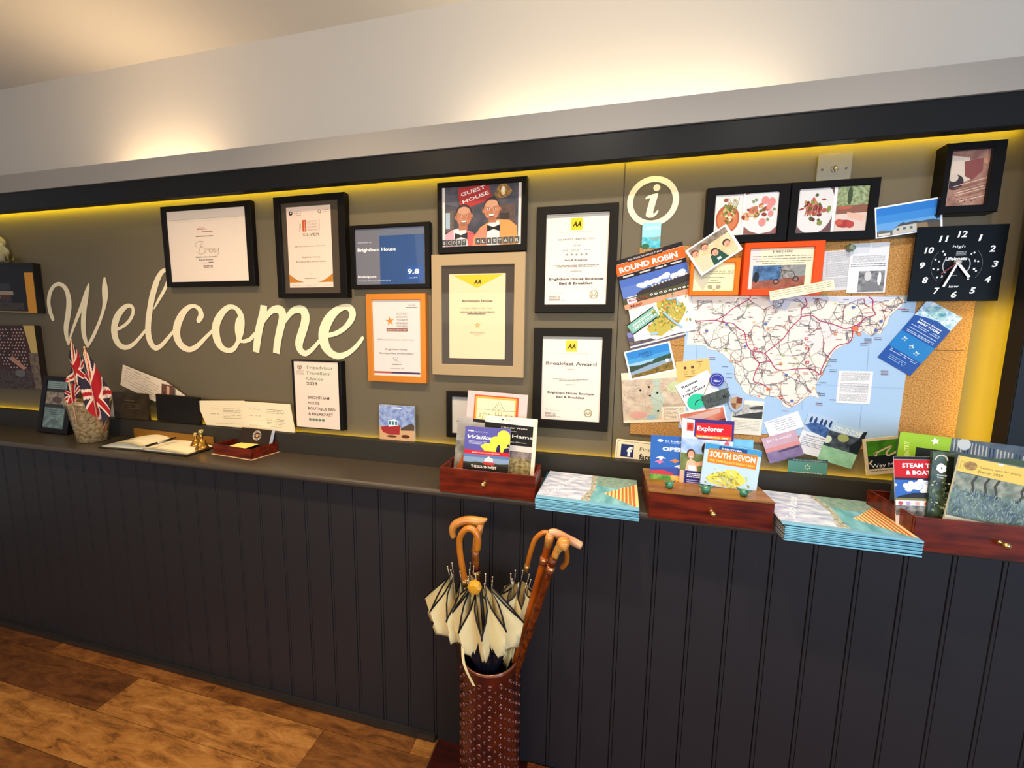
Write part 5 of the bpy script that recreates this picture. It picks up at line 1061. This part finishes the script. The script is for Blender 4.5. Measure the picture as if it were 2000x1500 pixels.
def d_ex(f):
    f.all('5b86c4'); f.rect(0,0,1,.30,'3a2a78'); f.poly(f.N(0,0,.24,.02,.24,.26,.4,.34,0,.34),'efe9ee'); f.rect(.09,.06,.22,.19,'d8482c'); f.ell(.155,.13,.05,.04,'b82a20',8); f.rect(.07,.19,.23,.23,'f8f4f4'); f.rect(.27,.055,.96,.235,'d6161e'); f.t('Explorer',.30,.80,.135,.070,'ffffff',.03); f.rect(.27,.235,.96,.285,'ee7a20'); f.scrib(.3,.9,[.26],.018,'f8e0c8')
    f.rect(0,.30,1,.58,M('7aa4d8',.4,c2='d4e2f2',scale=18)); f.rect(0,.52,1,.78,M('5a6a34',.4,c2='7a8444',scale=30))
    f.ell(.20,.53,.085,.075,'5a3020',14); f.ell(.205,.545,.065,.062,'e0a080',14); f.ell(.21,.57,.025,.01,'fff4ee',8); f.poly(f.N(.10,.78,.13,.64,.20,.60,.30,.64,.34,.78),'e8b898'); f.poly(f.N(.28,.66,.50,.60,.52,.66,.30,.72),'e0a484'); f.rect(.16,.70,.30,.80,'f2ece8')
    f.ell(.50,.44,.10,.10,'2a1a18',14); f.ell(.52,.50,.06,.06,'a86a50',12); f.poly(f.N(.42,.80,.44,.60,.56,.58,.60,.80),'c02a34'); f.ell(.84,.36,.10,.06,'f0f0f4',10); f.ell(.88,.35,.05,.05,'d8606a',10)
    f.rect(.10,.78,1,1,'2a2060'); f.rect(0,.78,.08,1,'e0b08c'); f.scrib(.14,.5,[.82,.845,.87],.014,'e8e4f4',.95); f.scrib(.14,.5,[.92,.95],.012,'b0a8d8',.9)
sheet('booklet','tall Explorer bus booklet with a red title bar, middle of the middle box','booklet',[(1325,815),(1428,823),(1434,957),(1335,947)],d_ex,paper='efe9ee',t=.003,coat=.3,**lean(-.208,1.036,8))
sheet('booklet','plain pale blue booklet edge behind the South Devon guide','booklet',[(1425,857),(1468,859),(1472,950),(1428,945)],lambda f:f.rect(0,0,1,1,M('5aa6d8',.4,c2='7cc0e6',scale=14)),paper='5aa6d8',t=.004,**lean(-.198,1.036,8))
def d_sd(f):
    f.all('c2dcec'); f.rect(0,0,1,.15,'3f9ad0'); f.rect(.25,.03,.75,.13,'1c4c8a'); f.t('DISCOVER',.30,.66,.085,.042,'ffffff',.02); f.rect(.07,.12,.94,.46,'ee8420'); f.t('SOUTH DEVON',.10,.91,.24,.135,'fff4e4',.035); f.t("THE TRAVELLER'S GUIDE | 2024",.10,.91,.39,.05,'f8e070',.02)
    r = random.Random(6); f.poly(f.N(.14,.92,.10,.80,.2,.70,.35,.64,.45,.56,.60,.55,.75,.68,.80,.80,.70,.90,.60,.98,.4,.97)[::-1],'ecdc5c')
    for i in range(70): x,y = r.gauss(.45,.16),r.gauss(.78,.09); f.ell(min(.85,max(.08,x)),min(.97,max(.54,y)),r.uniform(.012,.04),r.uniform(.008,.018),['f2e878','b8b434','d8a83c','8a9a2c','f8f4b0','c8d060'][i%6],7,rot=r.uniform(0,3))
    for L in ([(.3,.72),(.45,.82),(.5,.95)],[(.55,.7),(.5,.85),(.62,.95)],[(.18,.85),(.34,.88),(.45,.96)]): f.line(f.N(*[v for p_ in L for v in p_]),.0016,'9cc4e4')
    for L in ([(.2,.78),(.4,.72),(.6,.78),(.7,.88)],[(.4,.62),(.5,.76),(.6,.9)]): f.line(f.N(*[v for p_ in L for v in p_]),.0007,'4a4a3a')
sheet('booklet','South Devon guide booklet with an orange title and yellow map, right of the Explorer','booklet',[(1380,863),(1485,882),(1480,962),(1366,946)],d_sd,paper='dceaf2',t=.006,coat=.3,round_=.004,**lean(-.222,1.036,6))
# little green figurines
def fig(label, px, s, rz):
    p = onZ(px[0], px[1], 1.0362); G = M('3f8a68',.25,spec=.6,c2='2a6048',scale=60,coat=.4); b = MB(); r = .0105*s
    b.lathe([(0,0),(r*.6,.0),(r*.9,r*.35),(r,r*.9),(r*.92,r*1.3),(r*.6,r*1.7),(0,r*1.85)],G,(0,0,0),18); o = b.build('figurine', None, True, mat=T(p.x,p.y,p.z,rz)); tag(o,label,'figurine')
    for q in (-1,1):
        b = MB(); b.tube([(q*r*.6,0,r*1.35),(q*r*1.2,0,r*1.6),(q*r*1.9,0,r*2.0)],[r*.42,r*.3,r*.05],G,8); b.build('fin', o, True, mat=T(p.x,p.y,p.z,rz))
fig('green ceramic figurine at the left on the middle box top', (1307,953), 1.0, .5); fig('green ceramic figurine in the middle of the box top facing out', (1378,963), 1.1, 0); fig('green ceramic figurine at the right on the middle box top', (1452,969), 1.0, -.5)
# booklets in the right box
def d_gr(f):
    f.all('3c463c'); f.rect(0,0,.45,.30,'9cc42c'); f.rect(0,.0,.14,1,'9cc42c'); f.text('COVENTRY',*f.N(.09,.72,.06,.18),.011,'e0ec8c',.02); f.star(.28,.11,.010,'f4f8e8',.3,.5,5); f.rect(.14,.28,.40,1,'22261e')
    f.rect(.40,0,1,.32,M('3a4450',.4,c2='5a6468',scale=30))
    for i in range(22): x=.42+.027*i; f.rect(x,.0+.01*i,x+.010,.26+.004*i,'b8b0a4' if i%7 not in (3,4) else '24344a',same=bool(i))
    f.ell(.50,.10,.05,.12,'c8ccc8',12); f.rect(.3,.30,1,1,M('36402e',.4,c2='5a664c',scale=40)); f.ell(.88,.42,.16,.16,'4a5c44',14)
sheet('booklet','large lime green and dark photo booklet at the back of the right box','booklet',[(1752,843),(2012,873),(2012,975),(1752,935)],d_gr,paper='3c463c',t=.005,ext=.06,coat=.3,**lean(-.190,1.0,7))
def d_st(f):
    f.all('1c1416'); f.rect(0,.05,1,.36,'cf1820'); f.line(f.N(0,.05,1,.05),.0006,'f4e4dc'); f.t('STEAM TRAINS',.18,1.22,.15,.075,'ffffff',.035); f.t('& BOAT TRIPS',.26,1.22,.27,.07,'ffffff',.035); f.rect(0,.36,1,.40,'2a2438'); f.rect(0,.40,1,.72,'3a6ec0')
    r=random.Random(2)
    for i in range(34): f.ell(.55+r.gauss(0,.16),.50+r.gauss(0,.045),r.uniform(.06,.11),r.uniform(.025,.045),['eef0f4','ffffff','d8dce4'][i%3],10)
    f.poly(f.N(.1,.68,.4,.62,1,.60,1,.72,0,.72),'2a2c34'); f.rect(0,.71,1,.75,'8a8450'); f.rect(0,.75,1,.84,'f4ece6')
    for x,c_ in ((.05,'c85a5a'),(.22,'b8a4d0'),(.42,'e8b8a8'),(.62,'f0a070')): f.ell(x+.06,.80,.055,.035,c_,10)
    f.ell(.82,.80,.17,.075,'c41c24'); f.rect(0,.84,1,1,M('3a3a38',.4,c2='a8a49c',scale=80))
sheet('leaflet','red topped steam trains and boat trips leaflet at the left of the right box','leaflet',[(1738,893),(1833,891),(1840,1010),(1757,1003)],d_st,paper='efe8e4',t=.002,ext=.03,coat=.3,**lean(-.262,1.0,7))
def d_nt(f):
    f.rect(0,0,1,1,M('1e2a20',.35,c2='4c5a3c',scale=40)); f.rect(.68,.05,1,.6,'0c100c'); f.ring(.42,.12,.0135,.0028,'d8d8b8',20,0.0,math.pi,ry=.014)
    for a in (100,150,200,30,330,270): x,y=.45+.13*math.cos(math.radians(a)),.24-.045*math.sin(math.radians(a)); f.ell(x,y,.11,.032,'f4f8f4',10,rot=math.radians(a))
    f.t('National',.28,.72,.345,.022,'f4f8f4',.02); f.t('Trust',.28,.58,.38,.022,'f4f8f4',.02); r=random.Random(5)
    for i in range(50): f.ell(r.uniform(.08,.92),r.uniform(.45,.97),r.uniform(.03,.10),r.uniform(.006,.02),['8a9a6a','c8c89a','3a4a2c','5a6a48'][i%4],6,rot=r.uniform(0,3))
sheet('leaflet','tall dark green handbook with a white oak leaf emblem in the right box','leaflet',[(1815,882),(1860,885),(1858,1016),(1818,1009)],d_nt,paper='2a3a2a',t=.008,ext=.03,coat=.4,**lean(-.270,1.0,7))
def d_gd(f):
    f.all(M('7f9088',.4,c2='4c5a58',scale=30)); f.rect(0,.28,1,.55,M('a8a890',.4,c2='6a7460',scale=50)); r=random.Random(7)
    for x,t_ in ((.24,0),(.40,.02),(.53,.03),(.86,-.05)): f.line(f.N(x+.03,.28,x-.01,.40,x+.02,.48,x+.01+t_,.60),.0055,'4c483e')
    for i in range(420): x,y=r.random(),r.uniform(.56,1.0); f.line(f.N(x,y,x+r.gauss(0,.025),y-r.uniform(.02,.08)),.0014,['8fa89c','6a868c','94a89e','5c6c84','7a9474','a4b4a8'][i%6],same=bool(i))
    f.poly(f.N(0,0,1,.02,1,.30,0,.25),'f4cf66'); f.line(f.N(.03,.08,.03,.20,.07,.20,.07,.08,.03,.08),.0006,'5a4418'); f.ell(.16,.135,.085,.075,M('c89a54',.5,c2='8a6a34',scale=120),14)
    f.t('Gardens open for charity',.27,.80,.13,.035,'7a6428'); f.t('Devon 2024',.27,.58,.20,.04,'6a5420'); f.ell(.52,.03,.04,.02,'f0ece0',8)
sheet('booklet','garden booklet with a yellow title band, frontmost at the right end','booklet',[(1861,881),(2016,922),(2016,1034),(1861,1014)],d_gd,paper='e8e0c8',t=.005,ext=.025,coat=.3,**lean(-.284,1.0,5))

# ------------------------------------------------------------------ magazine stacks
MC = M('1d5878',.35,spec=.4); MS = M('8accdf',.3,spec=.5); MP = M('c8b8a8',.7)  # MC cover blue darkened, painting shade into the gaps between stacked magazines
def mag(w, d, th):
    b = MB(); b.add([(0,0,0),(w,0,0),(w,d,0),(0,d,0),(0,0,th),(w,0,th),(w,d,th),(0,d,th)],[(0,3,2,1),(4,5,6,7)],MC)
    b.add([(0,-.0008,th*.1),(w,-.0008,th*.1),(w,-.0008,th*.9),(0,-.0008,th*.9),(0,0,0),(w,0,0),(0,0,th),(w,0,th)],[(0,1,2,3),(4,5,1,0),(3,2,7,6)],MS)
    b.add([(0,0,th*.15),(w,0,th*.15),(w,d,th*.15),(0,d,th*.15),(0,0,th*.85),(w,0,th*.85),(w,d,th*.85),(0,d,th*.85)],[(1,2,6,5),(2,3,7,6),(3,0,4,7)],MP)
    b.add([(w,0,0),(w,d,0),(w,d,th*.15),(w,0,th*.15)],[(0,1,2,3)],MC); b.add([(w,0,th*.85),(w,d,th*.85),(w,d,th),(w,0,th)],[(0,1,2,3)],MC); b.add([(0,0,0),(0,d,0),(0,d,th*.15),(0,0,th*.15)],[(3,2,1,0)],MC); b.add([(0,0,th*.85),(0,d,th*.85),(0,d,th),(0,0,th)],[(3,2,1,0)],MC)
    return b
def d_mag(f):
    f.rect(0,0,.56,1,M('a4acce',.25,coat=.3,c2='eceef8',scale=22,stretch=(1,2.4,1),detail=6)); f.rect(.53,0,1,1,M('5fa3ae',.25,coat=.3,c2='8cc8d2',scale=14,stretch=(3,1,1)))
    f.poly(f.N(.56,0,1,0,1,.25,.75,.40,.58,.38),M('7a9c90',.25,coat=.3,c2='9cb0a0',scale=60)); f.poly(f.N(.50,0,.56,0,.57,.5,.535,.75,.54,1,.42,1,.47,.75,.52,.5),M('8a7c5c',.3,coat=.3,c2='d4d4c8',scale=110))
    f.poly(f.N(.66,.62,1,.16,1,.97),'f0d090')
    for i in range(8):
        q = .10+.105*i; q2 = q+.035+.006*i
        ax = lambda t: .66+.34*t
        f.poly(f.N(ax(q),.62-.46*q,ax(q2),.62-.46*q2,ax(q2),.62+.35*q2,ax(q),.62+.35*q),['b87838','c86a34'][i%2],same=bool(i))
    f.rect(0,.93,1,1,M('7fb4d0',.25,coat=.3))
    f.text('South Hams',*f.N(.10,.85,.32,.12),.022,'f4f4fc',.01,.3)
ORD = 'lowest second third fourth fifth sixth seventh eighth'.split()
def stack(x, y, rz, w, d, n, th, top_rot, top_d, where, grp):
    proto = None
    for i in range(n):
        top = i == n-1; r_ = rz + (R_.uniform(-.008,.008) if not top else top_rot); M4 = T(x+R_.uniform(-.0012,.0012)+(top_d[0] if top else 0), y+R_.uniform(-.001,.001)+(top_d[1] if top else 0), ZC+.0005+i*th, r_)
        if proto is None: proto = mag(w,d,th*.74).build('magazine', None, mat=M4); o = proto
        else: o = proto.copy(); col.objects.link(o); o.matrix_basis = M4
        tag(o, ('topmost sea and beach magazine' if top else (ORD[i]+' magazine'+(' from the bottom' if i else '')))+' of the blue stack '+where, 'magazine', grp)
        if top:
            f = Face([(0,0),(1,0),(1,1),(0,1)], z=1); f.w, f.h = w, d; f.mat = M4 @ Matrix.Translation((0,d,th*.74)); f.mb = MB(); d_mag(f); f.done('cover_print', o)
stack(-.173,-.322,-.020,.288,.232,9,.0040,-.03,(0,.004),'right of the leftmost leaflet box','magazines stacked right of the left box')
stack(.462,-.336,-.02,.282,.232,9,.0048,-.05,(-.004,.006),'right of the middle leaflet box','magazines stacked right of the middle box')

# ------------------------------------------------------------------ umbrella stand, umbrellas, sticks
SX, SY, SH, SR = -.286, -.385, .522, .088
CU = M('6e2814',.22,spec=.7,metal=.35,c2='42160c',scale=12,coat=.5)
st = empty('umbrella_stand', (SX,SY,.0065), 'dark red brown glazed cylindrical umbrella stand covered in raised studs', 'umbrella stand')
b = MB(); b.lathe([(0,0),(SR,0),(SR,.01),(SR,SH-.006),(SR+.001,SH-.002),(SR-.002,SH),(SR-.006,SH-.003),(SR-.007,SH-.01),(SR-.007,.012),(0,.012)],CU,(0,0,0),56); b.build('body', st, True, mat=T(SX,SY,.0065))
b = MB(); b.tube([(math.cos(a)*(SR-.003),math.sin(a)*(SR-.003),SH) for a in [2*math.pi*i/48 for i in range(49)]],.0028,M('9a6040',.25,metal=.6,coat=.5),8,False); b.build('rim', st, True, mat=T(SX,SY,.0065))
b = MB(); b.lathe([(.0082,0),(.0080,.0022),(.0062,.0036),(.0042,.0030),(.0030,.0012),(0,.0008)],CU,(0,0,0),12); sp = None
sm = MB(); NC = 18
for j in range(15):
    for i in range(NC):
        a = 2*math.pi*i/NC + .1; zz_ = SH-.035-.031*j
        mm = T(SX,SY,.0065)@Matrix.Rotation(a,4,'Z')@Matrix.Translation((SR-.0005,0,zz_))@Matrix.Rotation(math.pi/2,4,'Y')
        if sp is None: sp = b.build('stud', st, True, mat=mm)
        else:
            q = sp.copy(); col.objects.link(q); q.matrix_parent_inverse = sp.matrix_parent_inverse; q.matrix_basis = mm
        a2 = a+math.pi/NC; m2 = T(0,0,0)@Matrix.Rotation(a2,4,'Z')@Matrix.Translation((SR-.0005,0,zz_-.0155))@Matrix.Rotation(math.pi/2,4,'Y')
        t = MB().lathe([(.0048,0),(.0044,.0018),(.0026,.003),(0,.0032)],CU,(0,0,0),8); sm.add([m2@v for v in t.v],t.f,CU)
sm.build('small_studs', st, True, mat=T(SX,SY,.0065))['kind'] = 'stuff'
CR = M('f4dfa6',.6,spec=.2,bump=.1,bscale=200); NV = M('0c0f1a',.4,spec=.4,coat=.2); TR = M('0e0c12',.5)
CANE = M('c8761c',.28,spec=.6,c2='9a4f10',scale=10,stretch=(1,1,.4),coat=.5); PALEW = M('dc9a48',.3,spec=.6,c2='b8702a',scale=14,coat=.5); BRASS = M('c89a54',.25,metal=.85)
def umbrella(label, base, top, hem_r, rib_r, droop, ribz, seed, cream=.13, crook=None, tie=False, squash=(1,1), rot=0, hr=.0095):
    """base and top of the shaft (world); hem gathers at rib_r round the shaft at ribz along it, cloth bulges to hem_r between the ribs"""
    base, top = Vector(base), Vector(top); ax = (top-base).normalized(); u = ax.cross(Vector((0,1,0))).normalized(); v = u.cross(ax)*-1; L = (top-base).length
    root = empty('umbrella', base, label, 'umbrella'); r = random.Random(seed); ns, nt_ = 96, 30; vs = []; fs = {0:[],1:[],2:[]}
    bul = [r.uniform(.65,1.1) for _ in range(8)]; dz = [r.uniform(.7,1.15) for _ in range(8)]
    for j in range(nt_+1):
        s = j/nt_
        for i in range(ns):
            a = 2*math.pi*i/ns; k = int(i/ns*8) % 8; t = (i/ns*8) % 1; fl = math.sin(math.pi*t)**.7
            z = (ribz - droop*fl*dz[k])*(1-s) + .04*s
            rr = (rib_r + (hem_r-rib_r)*fl*bul[k])*(1-s)**.85 + .014
            rr = max(rr, .012); 
            if s > .12: rr *= 1+.10*math.sin(24*a+seed)*(1-s)
            aa = a + rot + .35*math.sin(math.pi*t*2)*(1-s)*.4
            # inside the stand the cloth is squeezed by the rim
            wz = base + ax*(z*L)
            if wz.z < SH+.06: rr = min(rr, .034 + max(0,(wz.z-SH)*.5))
            vs.append(wz + (u*math.cos(aa)*squash[0] + v*math.sin(aa)*squash[1])*rr)
    lim = cream
    for j in range(nt_):
        for i in range(ns):
            t = (i/ns*8) % 1; s = j/nt_; zig = lim*(1+.16*math.cos(2*math.pi*t))
            m_ = 0 if s < zig*2.1 else 1
            fs[m_].append((j*ns+i, j*ns+(i+1)%ns, (j+1)*ns+(i+1)%ns, (j+1)*ns+i))
    af = []; mi = []
    for k in fs: af += fs[k]; mi += [k]*len(fs[k])
    mesh('canopy', vs, af, [CR,NV,TR], root, mi, True)
    MB().tube([p+ax*.001 for p in vs[:ns]]+[vs[0]], .0024, TR, 6, False).build('hem_piping', root, True)
    MB().tube([base, base+ax*L*(ribz+.02)], .005, M('2a2a2e',.3,metal=.6), 10).build('shaft', root, True)
    for k in range(8):
        a = rot+2*math.pi*k/8; p = base+ax*(ribz*L)+(u*math.cos(a)*squash[0]+v*math.sin(a)*squash[1])*(rib_r+.014); q = p+ax*.026+(u*math.cos(a)+v*math.sin(a))*.004
        MB().tube([p-ax*.03,p,q],[.0011,.0014,.0016],M('b8a890',.25,metal=.8),6).lathe([(0,0),(.0024,.001),(.0024,.004),(0,.005)],M('d8c8a8',.3,metal=.7),q,8).build('rib', root, True)
    if crook:
        pts = catmull([tuple(Vector(p)) for p in crook], 5); MB().tube(pts, [hr]*(len(pts)-1)+[hr*.9], CANE, 14).build('handle', root, True)
        d = (Vector(pts[1])-Vector(pts[0])).normalized(); MB().tube([Vector(pts[0])-d*.006, Vector(pts[0])+d*.016], hr*1.08, BRASS, 14).build('collar', root, True)
    if tie:
        p = base+ax*(tie*L); b = MB()
        for s_ in (0,.026): b.tube([p+ax*s_+(u*math.cos(a)+v*math.sin(a))*(hem_r*.62) for a in [2*math.pi*i/24 for i in range(25)]],.0016,TR,6,False)
        b.build('strap', root, True)
    return root
G = lambda px,py,y: onY(px,py,y)
# left umbrella, cloth loose and hanging to the left
umbrella('cream and navy umbrella hanging loose at the left of the stand', G(925,1420,-.395), G(897,1075,-.375), .120, .022, .21, .86, 3, .125, [G(909,1140,-.375),G(903,1108,-.375),G(898,1075,-.375),G(898,1052,-.375),G(906,1037,-.375),G(918,1032,-.375),G(929,1040,-.375),G(934,1056,-.375),G(932,1075,-.375)], squash=(1,.62), rot=.2)
umbrella('cream and navy umbrella hanging open in front at the middle of the stand', G(962,1440,-.43), G(935,1100,-.43), .104, .020, .20, .86, 8, .125, None, squash=(1,.6), rot=.55)
b = MB(); c0 = G(927,1147,-.455); b.lathe([(0,.012),(.012,.011),(.019,.006),(.020,0),(.019,-.006),(.012,-.010),(0,-.011)],M('dc9c24',.35,spec=.5,coat=.3),(0,0,0),8)
ch = [o for o in bpy.data.objects if o.name.startswith('umbrella') and o.get('label','').find('in front')>0][0]
b.build('handle_knob', ch, False, mat=Matrix.Translation(c0)@Matrix.Rotation(math.pi/2,4,'X'))
umbrella('tied cream and navy umbrella behind the walking sticks at the right', G(968,1430,-.36), G(1021,1104,-.36), .042, .012, .05, .885, 5, .2, [G(1028,1112,-.36),G(1032,1095,-.36),G(1040,1066,-.36),G(1048,1050,-.36),G(1064,1040,-.36),G(1085,1046,-.358),G(1100,1062,-.355),G(1107,1080,-.35),G(1106,1098,-.35),G(1096,1110,-.35)], tie=.70, hr=.0075)
# sticks
def stick(label, shaft, r, mat, head, headr, hm, collars=(), nodes=False):
    root = empty('walking_stick', shaft[0], label, 'walking stick'); pts = [Vector(p) for p in shaft]; a, c = pts[0], pts[-1]; n = 30; P = [a+(c-a)*i/n for i in range(n+1)]
    rr = [r*(1-.0*i/n)*(1+(.16 if nodes and i%5==0 else 0)) for i in range(n+1)]
    MB().tube(P, rr, mat, 12).build('shaft', root, True); q = catmull([tuple(v) for v in head], 5)
    k = len(q); hr = [headr[0]+(headr[-1]-headr[0])*i/(k-1) if len(headr)==2 else catmull([(v,) for v in headr],5)[i][0] for i in range(k)]
    MB().tube(q, hr, hm, 14).build('handle', root, True)
    for t, L, m_ in collars: p = c+(a-c)*t; d = (c-a).normalized(); MB().tube([p-d*L/2,p+d*L/2], r*1.22, m_, 14).build('collar', root, True)
    return root
CP = M('d88a5c',.2,metal=.8)
stick('pale derby handled walking stick rising behind the left umbrella', (G(945,1420,-.35),G(928,1073,-.345)), .0105, M('a8601c',.3,c2='6a3410',scale=40,coat=.4),
      [G(886,1050,-.352),G(884,1036,-.350),G(889,1025,-.348),G(904,1018,-.346),G(920,1017,-.345),G(936,1018,-.345),G(946,1016,-.345),G(951,1013,-.345)], [.008,.0115,.013,.0135,.014,.013,.008,.003], PALEW, ((.10,.012,M('5a1a10',.3,metal=.4)),(.16,.010,M('5a1a10',.3,metal=.4)),(.13,.02,BRASS)), True)
q = MB(); hs = [o for o in bpy.data.objects if o.name.startswith('walking_stick')][0]; q.tube([G(928,1080,-.345),G(930,1060,-.345),G(934,1040,-.345),G(938,1022,-.345)],[.0105,.0105,.012,.012],PALEW,12).build('neck', hs, True)
stick('smooth walking stick with a straight pale crossbar handle pointing right', (G(983,1378,-.380),G(1072,1060,-.382)), .0105, M('b4560e',.28,c2='8a3a08',scale=16,coat=.5),
      [G(1072,1040,-.384),G(1085,1041,-.380),G(1110,1053,-.376),G(1135,1066,-.372)], [.008,.0115,.0115,.011], M('e4b088',.3,c2='c88858',scale=14,coat=.5), ((.10,.022,CP),))
hs = [o for o in bpy.data.objects if o.name.startswith('walking_stick')][1]; MB().tube([G(1070,1068,-.382),G(1073,1052,-.383),G(1076,1042,-.384)],[.0115,.0125,.011],PALEW,12).build('neck', hs, True)
stick('knobbly dark walking stick with a round wooden knob head', (G(989,1370,-.402),G(1082,1090,-.410)), .0098, M('7a3208',.3,c2='3c1404',scale=60,coat=.4,bump=1,bscale=120),
      [G(1083,1088,-.410),G(1088,1076,-.410),G(1094,1068,-.412),G(1100,1063,-.413),G(1108,1062,-.415),G(1113,1063,-.415)], [.0095,.010,.013,.019,.017,.006], M('b8701c',.25,c2='e0a050',scale=26,coat=.6), ((.07,.018,CP),), True)
# trailing tie strap of the front umbrella
b = MB(); L = [G(903,1255,-.47),G(905,1290,-.478),G(912,1312,-.482),G(922,1332,-.482),G(926,1340,-.482)]; L = catmull([tuple(v) for v in L],4)
vs = []
for p in L: vs += [Vector(p)+Vector((-.004,0,0)),Vector(p)+Vector((.004,0,0))]
b.add(vs,[(2*i,2*i+1,2*i+3,2*i+2) for i in range(len(L)-1)],CR); b.build('tie_strap', ch)
